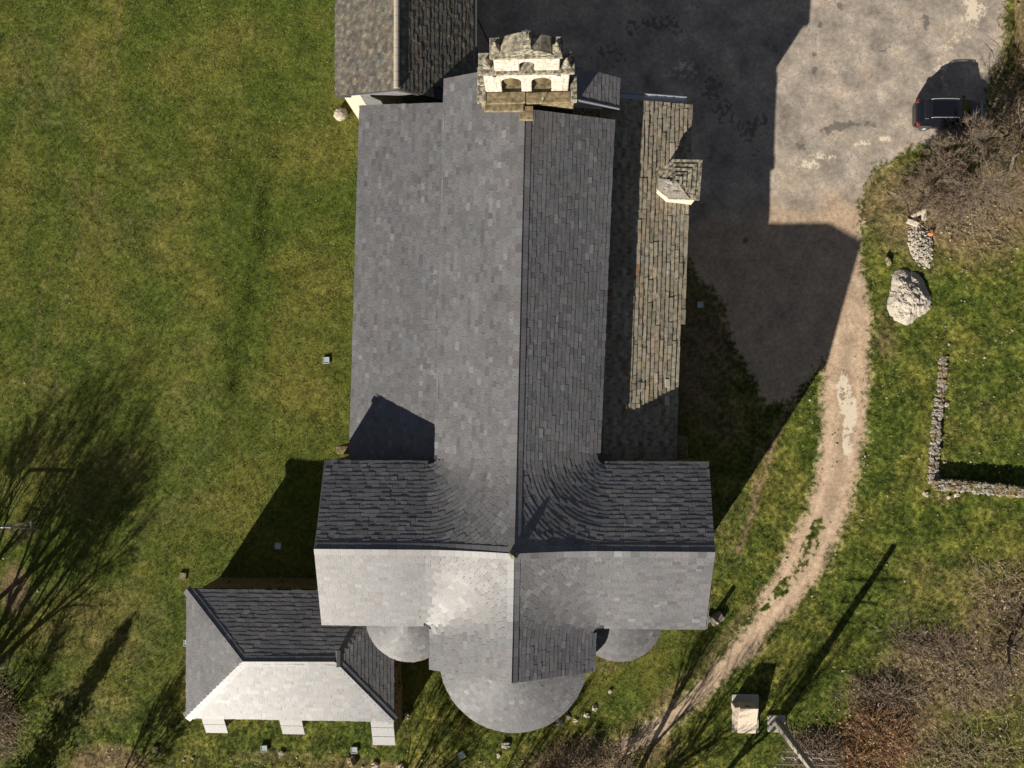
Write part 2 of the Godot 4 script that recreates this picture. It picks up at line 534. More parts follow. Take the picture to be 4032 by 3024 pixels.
func build_ground() -> void:
	bump_a.seed = 5; bump_a.frequency = 0.35; bump_a.fractal_octaves = 2
	bump_b.seed = 6; bump_b.frequency = 1.6; bump_b.fractal_octaves = 2
	var lw := 320
	var lh := 256
	var pls := Image.create(lw, lh, false, Image.FORMAT_L8)
	var pas := Image.create(lw, lh, false, Image.FORMAT_L8)
	var brs := Image.create(lw, lh, false, Image.FORMAT_L8)
	var mid := Image.create(lw, lh, false, Image.FORMAT_L8)
	var tone := Image.create(lw, lh, false, Image.FORMAT_L8)
	# bare or brown places: x, z, radius x, radius z, strength
	var bare := [[-36.2, 13.8, 1.4, 2.2, 1.0], [-36, 9.6, 1.6, 0.9, 0.6], [-29.4, 25.5, 3.4, 1.6, 1.0], [-26.5, 26.6, 3, 1.0, 0.8], [24.6, -12.6, 4.5, 3.6, 0.9], [29.5, -12.0, 5.5, 4.5, 0.95], [31.6, -20, 2.0, 6, 0.75], [26, -9.4, 2, 2.4, 0.5], [24.0, 22.2, 4.6, 3.2, 0.95], [27.5, 18.6, 6.0, 3.6, 0.95], [31, 15.5, 4, 5, 0.85], [29.5, 24.5, 6, 4, 0.35], [27, 12.5, 4, 2, 0.4], [19.0, 23.8, 3.2, 1.8, 0.8], [23.2, 19.8, 3.4, 1.4, 0.7], [3.4, 24.9, 4.5, 1.9, 0.95], [8.0, 23.8, 2.0, 1.4, 0.8], [-12, 25.4, 4.5, 0.7, 0.65], [-18, 24.9, 4, 0.6, 0.5], [-6.5, 25.6, 4, 0.8, 0.55], [4.6, 18.2, 1.6, 0.8, 0.45], [15.0, 3.2, 0.5, 5.0, 0.45], [27.3, 7.0, 1.6, 0.5, 0.6], [23.3, -4.2, 1.0, 2.6, 0.55], [-11.7, -8, 0.35, 10, 0.5], [-27.5, 6, 8, 6, 0.22], [-33.5, 2, 6, 8, 0.2], [-30, 16, 6, 4, 0.35], [12.6, 9, 1.5, 4, 0.35], [26.5, 14, 5, 2.5, 0.3], [29, 2, 3, 2, 0.2], [10.8, -3.0, 3.4, 6.5, 0.95], [12.5, 1.5, 3.0, 3.0, 0.6], [14.6, 6.5, 0.35, 2.6, 0.8], [13.6, 9.5, 0.3, 2.0, 0.7], [-34.5, -22, 5, 5, 0.3], [-28, -12, 6, 5, 0.25], [-24, 2, 4, 8, 0.22], [-31, 21.5, 4, 2.5, 0.4]]
	for j in lh:
		for i in lw:
			var p := Vector2(GX + (i + 0.5) * GW / lw, GZ + (j + 0.5) * GH / lh)
			pls.set_pixel(i, j, grey(clampf(poly_sd(p, PLAZA) / 4.0 + 0.5, 0, 1)))
			pas.set_pixel(i, j, grey(clampf(poly_sd(p, PATH) / 4.0 + 0.5, 0, 1)))
			mid.set_pixel(i, j, grey(clampf(line_d(p, MIDDLE) / 2.0, 0, 1)))
			var s := 0.0
			for e in bare:
				var dx: float = (p.x - e[0]) / e[2]
				var dz: float = (p.y - e[1]) / e[3]
				s = maxf(s, e[4] * (1.0 - ss(0.35, 1.25, sqrt(dx * dx + dz * dz))))
			s = maxf(s, 0.85 * (1.0 - ss(0.05, 0.5, line_d(p, FOOT))))
			s = maxf(s, 0.4 * (1.0 - ss(0.05, 0.35, minf(line_d(p, WHEEL), line_d(p - Vector2(1.6, 0.2), WHEEL)))))
			s = maxf(s, 0.62 * (1.0 - ss(0.1, 0.7, line_d(p, TRACK))))
			brs.set_pixel(i, j, grey(s))
			# how sandy the hard ground is: earth near the path, worn asphalt on the square
			tone.set_pixel(i, j, grey(ss(-14.5, -11.0, p.y + 0.12 * (p.x - 18.0))))
	plaza_sd = pls; path_sd = pas
	var big := func(im: Image) -> PackedByteArray:
		var r: Image = im.duplicate()
		r.resize(TW, TH, Image.INTERPOLATE_CUBIC)
		return r.get_data()
	var bp: PackedByteArray = big.call(pls)
	var ba: PackedByteArray = big.call(pas)
	var bb: PackedByteArray = big.call(brs)
	var bm: PackedByteArray = big.call(mid)
	var bt: PackedByteArray = big.call(tone)
	var n0 := fnoise(1, 0.006, 3)   # patches of 8 m
	var n1 := fnoise(2, 0.028, 3)   # 1.5 m
	var n2 := fnoise(3, 0.11, 3)    # 0.4 m
	var n3 := fnoise(4, 0.35, 2)    # grain
	var n4 := fnoise(8, 0.016, 4)
	var ck := fnoise(7, 0.11, 1, FastNoiseLite.TYPE_CELLULAR)
	var data := PackedByteArray()
	data.resize(TW * TH * 3)
	grass_map = PackedByteArray()
	grass_map.resize(TW * TH)
	# pale dried puddles and dark tar spots: x, z, rx, rz, sign
	var spots := [[20.45, 0.0, 0.5, 1.3, 2.4], [20.9, 1.2, 0.42, 1.6, 2.4], [20.7, 3.0, 0.4, 1.3, 2.4], [18.4, -15.3, 0.9, 0.35, 0.9], [19.4, -15.9, 0.8, 0.3, 0.9], [22.0, -16.8, 0.9, 0.3, 0.9], [23.2, -17.0, 0.5, 0.25, 0.8], [29.2, -25.5, 0.9, 1.3, 0.8], [28.0, -23.6, 1.1, 0.9, 0.6], [27.0, -21.5, 0.5, 1.0, 0.6], [18.6, -21.6, 0.36, 0.45, -1.0], [16.0, -23.2, 0.3, 0.4, -0.6], [20.4, -26.0, 0.3, 0.3, -0.9], [19.0, -24.9, 0.35, 0.3, -0.8], [20.5, -17.9, 1.4, 0.4, -0.8], [22, -18.1, 1.0, 0.3, -0.7], [19.3, -17.6, 0.5, 0.4, -0.7], [17.6, -16.6, 0.5, 0.5, -0.8], [23.0, -23, 0.5, 0.25, -0.6], [18.6, -22.8, 0.3, 0.3, -0.6], [26, -24.8, 0.4, 0.6, -0.6], [14.0, -10.3, 0.25, 0.25, -1.0], [8, -25, 2.4, 0.8, -0.5], [12, -20, 1.2, 2.2, -0.5], [10, -22, 1.5, 1.0, 0.35], [4.5, -23, 1.5, 1.0, -0.4], [14.4, -17.8, 1.2, 1.6, -0.5]]
	var spot_map := Image.create(TW / 2, TH / 2, false, Image.FORMAT_L8)
	spot_map.fill(grey(0.5))
	for e in spots:
		var sx0 := int((e[0] - e[2] * 1.3 - GX) * 10)
		var sx1 := int((e[0] + e[2] * 1.3 - GX) * 10)
		var sz0 := int((e[1] - e[3] * 1.3 - GZ) * 10)
		var sz1 := int((e[1] + e[3] * 1.3 - GZ) * 10)
		for jj in range(maxi(sz0, 0), mini(sz1, TH / 2)):
			for ii in range(maxi(sx0, 0), mini(sx1, TW / 2)):
				var dx: float = (GX + ii * 0.1 - e[0]) / e[2]
				var dz: float = (GZ + jj * 0.1 - e[1]) / e[3]
				var q: float = 1.0 - ss(0.2, 1.25, sqrt(dx * dx + dz * dz))
				var old := spot_map.get_pixel(ii, jj).r
				spot_map.set_pixel(ii, jj, grey(clampf(old + e[4] * q * 0.5, 0, 1)))
	var bs: PackedByteArray = big.call(spot_map)
	for k in TW * TH:
		var a := n0[k] * 0.00392
		var b := n1[k] * 0.00392
		var c := n2[k] * 0.00392
		var d := n3[k] * 0.00392
		var e := n4[k] * 0.00392
		var wob := (b - 0.5) * 0.16 + (c - 0.5) * 0.16 + (d - 0.5) * 0.1
		var hard := clampf((bp[k] * 0.00392 - 0.5 + wob) * 9.0 + 0.5, 0.0, 1.0)
		var pth := clampf((ba[k] * 0.00392 - 0.48 + wob * 0.9) * 7.0 + 0.5, 0.0, 1.0)
		var md := bm[k] * 0.00392
		if md < 0.25:
			pth *= clampf((md - 0.0 + (c - 0.5) * 0.6 + (b - 0.5) * 0.5) * 7.0, 0.0, 1.0)
		var sandy := maxf(bt[k] * 0.00392, 0.0)
		sandy = clampf(sandy + (e - 0.5) * 0.9, 0.0, 1.0)
		var any := maxf(hard, pth)
		# grass: green, yellow green and straw, all by grain and patch
		var col_x := k % TW
		var rg := clampf((col_x - 1000) * 0.008, 0.0, 1.0)
		if k > 1060 * TW: rg = 1.0
		var yel := clampf(0.4 + (a - 0.5) * 1.3 + (b - 0.5) * (0.35 + 0.6 * rg) + (c - 0.5) * (0.25 + 0.35 * rg), 0.0, 1.0)
		var br := clampf(bb[k] * 0.00392 * 1.2 + (e - 0.5) * 0.55 + (c - 0.5) * 0.5 - 0.14 , 0.0, 1.0)
		var lum := 0.76 + (c - 0.5) * (0.26 + 0.3 * rg) + (d - 0.5) * 0.5 + (b - 0.5) * (0.12 + 0.22 * rg)
		var r := lerpf(91.0, 130.0, yel)
		var g := lerpf(107.0, 127.0, yel)
		var u := lerpf(41.0, 60.0, yel)
		r = lerpf(r, 140.0, br); g = lerpf(g, 122.0, br); u = lerpf(u, 88.0, br)
		r *= lum; g *= lum; u *= lum
		# worn asphalt with cracks, and sandy earth
		if any > 0.0:
			var crack := ck[k] * 0.00392
			var w := 0.94 + (c - 0.5) * 0.2 + (d - 0.5) * 0.18 + (b - 0.5) * 0.26 + (e - 0.5) * 0.34
			var ar := 157.0 * w
			var ag := 147.0 * w
			var au := 136.0 * w
			if crack < 0.07 and e * 0.5 + b * 0.5 + (c - 0.5) * 0.5 > 0.52:
				var cf := 0.76 + crack * 3.2
				ar *= cf; ag *= cf; au *= cf
			var w2 := 0.97 + (c - 0.5) * 0.22 + (d - 0.5) * 0.3 + (b - 0.5) * 0.18
			var sr := 168.0 * w2
			var sg := 147.0 * w2
			var su := 124.0 * w2
			var sdv := ba[k] * 0.00392 - 0.5
			if sdv > 0.02:
				var rut := exp(-pow((sdv - 0.16) / 0.06, 2.0)) * 0.08 - 0.1 * clampf((sdv - 0.26) * 8.0, 0.0, 1.0) * (0.5 + c)
				sr *= 1.0 + rut; sg *= 1.0 + rut; su *= 1.0 + rut
			var s := maxf(sandy, pth * (1.0 - hard))
			ar = lerpf(ar, sr, s); ag = lerpf(ag, sg, s); au = lerpf(au, su, s)
			var sp := bs[k] * 0.00784 - 1.0
			if sp > 0.02:
				var q := clampf((sp - 0.42 + (c - 0.5) * 1.2 + (b - 0.5) * 1.3 + (d - 0.5) * 0.9) * 3.0, 0.0, 1.0)
				ar = lerpf(ar, 196.0, q); ag = lerpf(ag, 184.0, q); au = lerpf(au, 164.0, q)
			elif sp < -0.02:
				var q := clampf((-sp - 0.34 + (c - 0.5) * 1.3 + (b - 0.5) * 1.1) * 3.0, 0.0, 1.0) * 0.7
				ar = lerpf(ar, 84.0, q); ag = lerpf(ag, 80.0, q); au = lerpf(au, 76.0, q)
			r = lerpf(r, ar, any); g = lerpf(g, ag, any); u = lerpf(u, au, any)
		data[k * 3] = int(clampf(r, 0, 255)); data[k * 3 + 1] = int(clampf(g, 0, 255)); data[k * 3 + 2] = int(clampf(u, 0, 255))
		grass_map[k] = int(255.0 * (1.0 - any) * (1.0 - 0.6 * br))
	map_img = Image.create_from_data(TW, TH, false, Image.FORMAT_RGB8, data)
	var tex := ImageTexture.create_from_image(map_img)
	var m := StandardMaterial3D.new()
	m.resource_name = "earth"
	m.albedo_texture = tex
	m.roughness = 0.95
	m.metallic_specular = 0.2
	m.texture_repeat = false
	# one sheet in three pieces: lawn, square and track share their edges
	var cells := 0.2
	var nx := int(GW / cells)
	var nz := int(GH / cells)
	var verts := PackedVector3Array()
	verts.resize((nx + 1) * (nz + 1))
	var kind := PackedByteArray()
	kind.resize(nx * nz)
	for j in nz + 1:
		for i in nx + 1:
			var x := GX + i * cells
			var z := GZ + j * cells
			var li := clampi(int((x - GX) / GW * lw), 0, lw - 1)
			var lj := clampi(int((z - GZ) / GH * lh), 0, lh - 1)
			var hp := pls.get_pixel(li, lj).r
			var ht := pas.get_pixel(li, lj).r
			var hd := maxf(ss(0.4, 0.6, hp), ss(0.35, 0.6, ht))
			var y := height_at(x, z, hd)
			if i == 0 or j == 0 or i == nx or j == nz: y = 0.0
			verts[j * (nx + 1) + i] = Vector3(x, y, z)
			if i < nx and j < nz:
				kind[j * nx + i] = 1 if hp > 0.5 else (2 if ht > 0.5 else 0)
	var norm := PackedVector3Array()
	norm.resize(verts.size())
	for j in nz + 1:
		for i in nx + 1:
			var xm := verts[j * (nx + 1) + maxi(i - 1, 0)]
			var xp := verts[j * (nx + 1) + mini(i + 1, nx)]
			var zm := verts[maxi(j - 1, 0) * (nx + 1) + i]
			var zp := verts[mini(j + 1, nz) * (nx + 1) + i]
			norm[j * (nx + 1) + i] = (zp - zm).cross(xp - xm).normalized()
	for kd in 3:
		var b := MB.new()
		var remap := {}
		for j in nz:
			for i in nx:
				if kind[j * nx + i] != kd: continue
				var ids := [j * (nx + 1) + i, j * (nx + 1) + i + 1, (j + 1) * (nx + 1) + i + 1, (j + 1) * (nx + 1) + i]
				var q := []
				for id in ids:
					if not remap.has(id):
						remap[id] = b.v.size()
						b.v.append(verts[id]); b.n.append(norm[id]); b.c.append(Color(1, 1, 1))
						b.uv.append(Vector2((verts[id].x - GX) / GW, (verts[id].z - GZ) / GH))
					q.append(remap[id])
				b.idx.append_array(PackedInt32Array([q[0], q[1], q[2], q[0], q[2], q[3]]))
		if kd == 0: # the rest of the sheet, out to the horizon
			var far := 400.0
			var xs := [-far, GX, GX + GW, far]
			var zs := [-far, GZ, GZ + GH, far]
			for j in 3:
				for i in 3:
					if i == 1 and j == 1: continue
					var k := b.v.size()
					for p in [[i, j], [i + 1, j], [i + 1, j + 1], [i, j + 1]]:
						b.v.append(Vector3(xs[p[0]], 0, zs[p[1]])); b.n.append(Vector3.UP); b.c.append(Color(1, 1, 1))
						b.uv.append(Vector2(clampf((xs[p[0]] - GX) / GW, 0.02, 0.98), clampf((zs[p[1]] - GZ) / GH, 0.02, 0.98)))
					b.idx.append_array(PackedInt32Array([k, k + 1, k + 2, k, k + 2, k + 3]))
		var o := obj(["ground", "plaza", "path"][kd], b, m)
		o.set_meta("kind", "structure")

# ---------------------------------------------------------------- church
const ZR := 8.6          # transept ridge
const U := 4.65          # half width of nave and transept
const S := 0.38          # slope of the main roofs
const RY := 9.62          # ridge height
const CC := 5.05          # centre of the swept valleys
const XL := -12.2
const XRT := 9.57
const ZT := -15.5
func xr(z: float) -> float:
	return -1.04 - 0.0235 * z

func cross_pt(su: float, sv: float, u: float, v: float, t: float) -> Vector3:
	var z := ZR + sv * v
	if su > 0 and sv < 0: u *= 1.0 + 0.0046 * maxf(v - CC, 0.0) # the nave widens a little towards its front
	return Vector3(xr(z) + su * u, RY - S * t, z)

func tee(u: float, v: float) -> float:
	if u < CC and v < CC: return CC - Vector2(CC - u, CC - v).length()
	return minf(u, v)

func build_church() -> void:
	var ch := thing("church", "grey slate church with cross-shaped roof, round apses and stone bell gable", "church")
	# walls
	var w := MB.new()
	var wall_box := func(x0, x1, z0, z1, h):
		w.box(Transform3D(Basis(), Vector3((x0 + x1) / 2, h / 2, (z0 + z1) / 2)), Vector3(x1 - x0, h, z1 - z0))
	wall_box.call(XL + 0.1, XRT - 0.1, ZR - U + 0.1, ZR + U - 0.1, 7.74)
	wall_box.call(-5.15, 3.2, -15.9, 4.3, 7.74)
	wall_box.call(-5.6, 2.9, 12.9, 15.5, 7.6)
	wall_box.call(-10.4, -5.1, -17.2, 4.3, 5.35)
	wall_box.call(3.15, 7.7, -17.1, 4.3, 5.3)
	w.box(Transform3D(Basis(), Vector3(8.05, 2.62, -10.6)), Vector3(0.75, 5.24, 13.0))
	obj("wall", w, M.rubble_wall, ch)
	for e in [[-1.38, 15.4, 3.95, 6.55], [-7.75, 13.5, 2.3, 4.95], [4.95, 13.4, 2.25, 4.95]]:
		var aw := MB.new()
		for k in 24:
			var a0 := PI * k / 24
			var a1 := PI * (k + 1) / 24
			var p := Vector3(e[0] + e[2] * cos(a0), 0, e[1] + e[2] * sin(a0))
			var q := Vector3(e[0] + e[2] * cos(a1), 0, e[1] + e[2] * sin(a1))
			aw.quad(q, p, p + Vector3(0, e[3], 0), q + Vector3(0, e[3], 0))
		obj("apse_wall", aw, M.rubble_wall, ch)
	# decks
	var deck := MB.new()
	var g := 0.3
	for q in 4:
		var su := -1.0 if q % 2 == 0 else 1.0
		var sv := -1.0 if q < 2 else 1.0
		var vmax := (ZR - ZT) if sv < 0 else 7.15
		if sv < 0 and su < 0: vmax = ZR + 18.0
		var umax := (xr(ZR) - XL) if su < 0 else (XRT - xr(ZR))
		var poly := func(u0, u1, v0, v1):
			var pts := []
			for e in [[u0, v0], [u1, v0], [u1, v1], [u0, v1]]:
				pts.append(cross_pt(su, sv, e[0], e[1], tee(e[0], e[1]) + 0.12))
			if su * sv > 0: pts.reverse()
			deck.quad(pts[0], pts[1], pts[2], pts[3])
		var m := 16
		for i in m:
			for j in m:
				if tee(CC * (i + 0.5) / m, CC * (j + 0.5) / m) < U + 0.02: poly.call(CC * i / m, CC * (i + 1) / m, CC * j / m, CC * (j + 1) / m)
		poly.call(0.0, U, CC, vmax)
		poly.call(CC, umax, 0.0, U)
	var roof := obj("main_roof", deck, M.deck, ch)
	# eaves boards that close the roof edge
	var fas := MB.new()
	fas.col = Color(0.5, 0.5, 0.5)
	var edge := func(p: Vector3, q: Vector3):
		var d := (q - p)
		fas.box(Transform3D(Basis.looking_at(d.normalized(), Vector3.UP), (p + q) / 2 - Vector3(0, 0.17, 0)), Vector3(0.05, 0.2, d.length()))
	var ey := RY - S * U
	edge.call(Vector3(XL, ey, ZR - U), Vector3(xr(4) - U, ey, ZR - U)); edge.call(Vector3(xr(4) + U, ey, ZR - U), Vector3(XRT, ey, ZR - U))
	edge.call(Vector3(XL, ey, ZR + U), Vector3(xr(13) - U, ey, ZR + U)); edge.call(Vector3(xr(13) + U, ey, ZR + U), Vector3(XRT, ey, ZR + U))
	edge.call(Vector3(xr(-18) - U, ey, -18), Vector3(xr(4) - U, ey, 4)); edge.call(Vector3(xr(ZT) + U * 1.088, ey, ZT), Vector3(xr(4) + U, ey, 4))
	edge.call(Vector3(xr(13) - U, ey, 13.2), Vector3(xr(15.7) - U, ey, 15.7)); edge.call(Vector3(xr(13) + U, ey, 13.2), Vector3(xr(15.7) + U, ey, 15.7))
	for x in [XL + 0.03, XRT - 0.03]:
		edge.call(Vector3(x, ey, ZR - U), Vector3(x, RY, ZR)); edge.call(Vector3(x, RY, ZR), Vector3(x, ey, ZR + U))
	edge.call(Vector3(xr(15.7) - U, ey, 15.7), Vector3(xr(15.7), RY, 15.7)); edge.call(Vector3(xr(15.7), RY, 15.7), Vector3(xr(15.7) + U, ey, 15.7))
	obj("eaves_board", fas, M.concrete, ch)
	# gable triangles
	var gab := MB.new()
	for x in [XL + 0.26, XRT - 0.26]:
		for e in [-0.15, 0.15]:
			var a := Vector3(x + e, 7.5, ZR - U + 0.1)
			var b := Vector3(x + e, 7.5, ZR + U - 0.1)
			var t := Vector3(x + e, RY - 0.25, ZR)
			if e < 0: gab.tri(a, b, t)
			else: gab.tri(b, a, t)
	var gz := 15.45
	gab.tri(Vector3(xr(gz) - U + 0.3, 7.5, gz), Vector3(xr(gz) + U - 0.3, 7.5, gz), Vector3(xr(gz), RY - 0.2, gz))
	obj("gable_wall", gab, M.rubble_wall, ch)
	# slates of the cross roof, course by course along its contours
	var list := []
	var expo := 0.235
	var slope_len := sqrt(1 + S * S)
	var dt := expo / slope_len
	for q in 4:
		var su := -1.0 if q % 2 == 0 else 1.0
		var sv := -1.0 if q < 2 else 1.0
		var vmax := (ZR - ZT) if sv < 0 else 7.15
		if sv < 0 and su < 0: vmax = ZR + 18.0
		var umax := (xr(ZR) - XL) if su < 0 else (XRT - xr(ZR))
		var t := U + 0.06
		var row := 0
		while t > -0.41 * CC:
			var rho := CC - t
			# one course: straight run beside the nave, arc through the valley, straight run beside the transept
			var half := rho * PI / 4
			var lo := -half - (vmax - CC)
			var hi := half + (umax - CC)
			if rho > CC:
				half = rho * maxf(PI / 4 - acos(clampf(CC / (rho + dt * 1.3), -1, 1)), 0.0)
				lo = -half; hi = half
			var pt := func(sx: float, tt: float) -> Vector3:
				var rr := CC - tt
				var hf := rho * PI / 4
				if sx < -hf: return cross_pt(su, sv, maxf(tt, 0.0), CC - (sx + hf), maxf(tt, 0.0))
				if sx > hf: return cross_pt(su, sv, CC + (sx - hf), maxf(tt, 0.0), maxf(tt, 0.0))
				var an := PI / 4 + sx / rho
				var cu := maxf(CC - rr * cos(an), 0.0)
				var cv := maxf(CC - rr * sin(an), 0.0)
				return cross_pt(su, sv, cu, cv, tee(cu, cv))
			var x := lo
			var first := true
			while x < hi - 0.02:
				var wd := rng.randf_range(0.3, 0.52)
				if first: wd *= rng.randf_range(0.35, 1.0)
				first = false
				if absf(x) < half: wd = minf(wd, maxf(rho * 0.5, 0.12))
				var x1 := x + wd
				if hi - x1 < 0.14: x1 = hi
				var jt := rng.randf_range(-0.018, 0.018)
				var a: Vector3 = pt.call(x, t + jt)
				var more := minf(0.25, 1.25 * dt / rho) * wd if absf((x + x1) / 2) < half and rho < 4.0 else 0.0
				var b: Vector3 = pt.call(minf(x1 - 0.004 + more, hi), t + jt + rng.randf_range(-0.014, 0.014))
				var hd: Vector3 = pt.call(x, t - dt * 1.3)
				if (t > 0.06 or absf((x + x1) / 2) < half) and (rho > 0.5 or absf((x + x1) / 2) > half): slab_at(list, a, b, hd, 0.012 * rng.randf_range(0.7, 1.5), rng.randf_range(0.008, 0.022), slate_color(), 0)
				x = x1
			t -= dt
			row += 1
	# ridge caps: the sunny side stands up past the ridge
	var ridge_caps := func(along_nave: bool, sd: float, length: float):
		var m := int(length / 0.45)
		for i in m:
			var q0 := maxf(length * i / m, 0.2)
			var q1 := length * (i + 1) / m - 0.006
			for side in 2:
				var ss_ := (-1.0 if side == 0 else 1.0) if along_nave else (1.0 if side == 0 else -1.0)
				var wd := 0.3 if side == 0 else 0.36
				var at := func(c: float, q: float) -> Vector3:
					if along_nave: return cross_pt(ss_, sd, c, q, tee(c, q))
					return cross_pt(sd, ss_, q, c, tee(q, c))
				var up := Vector3(0, 0.03 if side == 0 else 0.025, 0)
				var a: Vector3 = at.call(wd, q0) + up
				var b: Vector3 = at.call(wd, q1) + up
				var h: Vector3 = at.call(0.0, q0) + up
				h += (h - a) * (0.16 if side == 0 else -0.03)
				var c := slate_color(0.1, 0.05) 
				slab_at(list, a, b, h, 0.02, rng.randf_range(0.0, 0.006), Color(c.r, c.g, c.b), 0)
	ridge_caps.call(true, -1.0, ZR + 15.3)
	ridge_caps.call(true, 1.0, 7.15)
	ridge_caps.call(false, -1.0, xr(ZR) - XL)
	ridge_caps.call(false, 1.0, XRT - xr(ZR))
	# lower aisle on the lawn side
	var ad := MB.new()
	var xo := func(z: float) -> float: return -11.28 - 0.0275 * z
	var za := -17.0
	var zaw := -16.95
	var zb := 4.35
	var lo0 := Vector3(xo.call(za - 0.5), 5.45, za - 0.5)
	var lo1 := Vector3(xo.call(zb), 5.45, zb)
	var hi0 := Vector3(xr(za) - U + 0.35, 6.92, za)
	var hi1 := Vector3(xr(zb) - U + 0.35, 6.92, zb)
	var dn := Vector3(0, -0.045, 0)
	ad.quad(lo0 + dn, lo1 + dn, hi1 + dn, hi0 + dn)
	ad.quad(lo0 + dn, lo0 - Vector3(0, 0.25, 0), lo1 - Vector3(0, 0.25, 0), lo1 + dn)
	var aisle := obj("aisle_roof", ad, M.deck, ch)
	slope_slates(list, 1, lo0, lo1, hi0, hi1, expo, 0.27, 0.45, 0.016, slate_color)
	# half cones over the three apses
	var cone := MB.new()
	var apses := [[-1.38, 15.45, 4.27, 6.75, 7.75, 15.3], [-7.75, 13.7, 2.62, 5.15, 5.8, 13.2], [4.95, 13.55, 2.58, 5.15, 5.8, 13.1]]
	for e in apses:
		var apex := Vector3(e[0], e[4], e[1])
		for k in 36:
			var a0 := -0.15 + (PI + 0.3) * k / 36
			var a1 := -0.15 + (PI + 0.3) * (k + 1) / 36
			var p := Vector3(e[0] + e[2] * cos(a0), e[3] - 0.04, e[1] + e[2] * sin(a0))
			var r := Vector3(e[0] + e[2] * cos(a1), e[3] - 0.04, e[1] + e[2] * sin(a1))
			cone.tri(r, p, apex - Vector3(0, 0.05, 0))
			cone.quad(p, r, r - Vector3(0, 0.14, 0), p - Vector3(0, 0.14, 0))
			var pi := p.lerp(apex, 0.12)
			var ri := r.lerp(apex, 0.12)
			pi.y = p.y - 0.14; ri.y = pi.y
			cone.quad(p - Vector3(0, 0.14, 0), r - Vector3(0, 0.14, 0), ri, pi)
	var cones := obj("apse_roof", cone, M.deck, ch)
	for e in apses:
		var R: float = e[2] + 0.05
		var sl: float = (e[4] - e[3]) / e[2]
		var rr := R
		var step: float = expo / sqrt(1 + sl * sl)
		while rr > 0.35:
			var x := -0.12
			var x1 := PI + 0.12
			var first := true
			while x < x1 - 0.02:
				var wd := rng.randf_range(0.24, 0.36) / rr
				if first: wd *= rng.randf_range(0.4, 1.0)
				first = false
				var ex := minf(x + wd, x1)
				var hr := maxf(rr - step * 1.3, 0.05)
				var f := func(an: float, ra: float) -> Vector3: return Vector3(e[0] + ra * cos(an), e[3] + (e[2] - ra) * sl, e[1] + ra * sin(an))
				var md := (x + ex) / 2
				var jr := rr + rng.randf_range(-0.012, 0.012)
				slab_at(list, f.call(x, jr), f.call(ex - 0.003, jr), f.call(x, hr), 0.014 * rng.randf_range(0.7, 1.3), rng.randf_range(0.01, 0.024), slate_color(0.1, 0.08), 2)
				x = ex
			rr -= step
	# small slate roof beside the bell gable
	var sd_ := MB.new()
	var f0 := Vector3(4.75, 7.75, -17.9)
	var f1 := Vector3(4.7, 7.75, -16.15)
	var f2 := Vector3(2.0, 8.75, -18.2)
	var f3 := Vector3(2.0, 8.75, -16.35)
	sd_.quad(f0 - Vector3(0, 0.04, 0), f2 - Vector3(0, 0.04, 0), f3 - Vector3(0, 0.04, 0), f1 - Vector3(0, 0.04, 0))
	sd_.quad(f1 - Vector3(0, 0.04, 0), f3 - Vector3(0, 0.04, 0), f3 - Vector3(0, 0.35, 0), f1 - Vector3(0, 0.35, 0))
	sd_.quad(f0 - Vector3(0, 0.04, 0), f1 - Vector3(0, 0.04, 0), f1 - Vector3(0, 0.3, 0), f0 - Vector3(0, 0.3, 0))
	var small := obj("porch_roof", sd_, M.deck, ch)
	slope_slates(list, 3, f0, f1, f2, f3, expo, 0.26, 0.42, 0.016, slate_color)
	lay(list, [roof, aisle, cones, small], "slate", "slates", M.slate, 300)
	# flashings
	var fl := MB.new()
	for e in [[-12.2, -10.9], [-15.9, -15.2], [-0.9, 0.5]]:
		var p := Vector3(xr(e[0]) - U + 0.02, ey + 0.05, e[0])
		var q := Vector3(xr(e[1]) - U + 0.02, ey + 0.05, e[1])
		fl.box(Transform3D(Basis.looking_at((q - p).normalized(), Vector3.UP), (p + q) / 2), Vector3(0.05, 0.02, p.distance_to(q)))
	obj("flashing", fl, M.zinc, ch)
	var fl2 := MB.new()
	fl2.box(Transform3D(Basis(Vector3.UP, 0.02), Vector3(6.6, 6.12, -17.45)) * Transform3D(Basis(Vector3(0, 0, 1), -0.26), Vector3.ZERO), Vector3(4.9, 0.05, 0.34))
	fl2.box(Transform3D(Basis(Vector3.UP, 0.02), Vector3(6.6, 6.19, -17.62)) * Transform3D(Basis(Vector3(0, 0, 1), -0.26), Vector3.ZERO), Vector3(4.9, 0.12, 0.04))
	obj("gutter", fl2, M.zinc, ch)
	var fl3 := MB.new()
	for e in [[f3, f1]]:
		var p: Vector3 = e[0] + Vector3(0, 0.06, 0.02)
		var q: Vector3 = e[1] + Vector3(0, 0.06, 0.02)
		fl3.box(Transform3D(Basis.looking_at((q - p).normalized(), Vector3.UP), (p + q) / 2), Vector3(0.07, 0.05, p.distance_to(q)))
	obj("flashing", fl3, M.zinc, ch)
	# finial ball on the crossing
	var fb := MB.new()
	var apex := cross_pt(1, 1, 0, 0, tee(0, 0))
	var rows := [[0.2, 0.0], [0.24, 0.06], [0.27, 0.13], [0.25, 0.2], [0.15, 0.27], [0.0, 0.3]]
	var pts := []
	var rad := []
	for e in rows:
		pts.append(apex + Vector3(0, e[1] - 0.05, 0)); rad.append(maxf(e[0], 0.005))
	fb.tube(pts, rad, 14)
	obj("finial", fb, M.weathered_cap, ch)
	# stairs up to the bells
	for k in 11:
		var sb := MB.new()
		var x := -0.25 + k * 0.4
		sb.box(Transform3D(Basis(), Vector3(x, 7.6 - k * 0.1 + 0.35, -15.9)), Vector3(0.34, 0.9, 0.75))
		obj("stair_step", sb, M.brown_stone, ch)
	# stone slabbed aisle on the square side
	var st := []
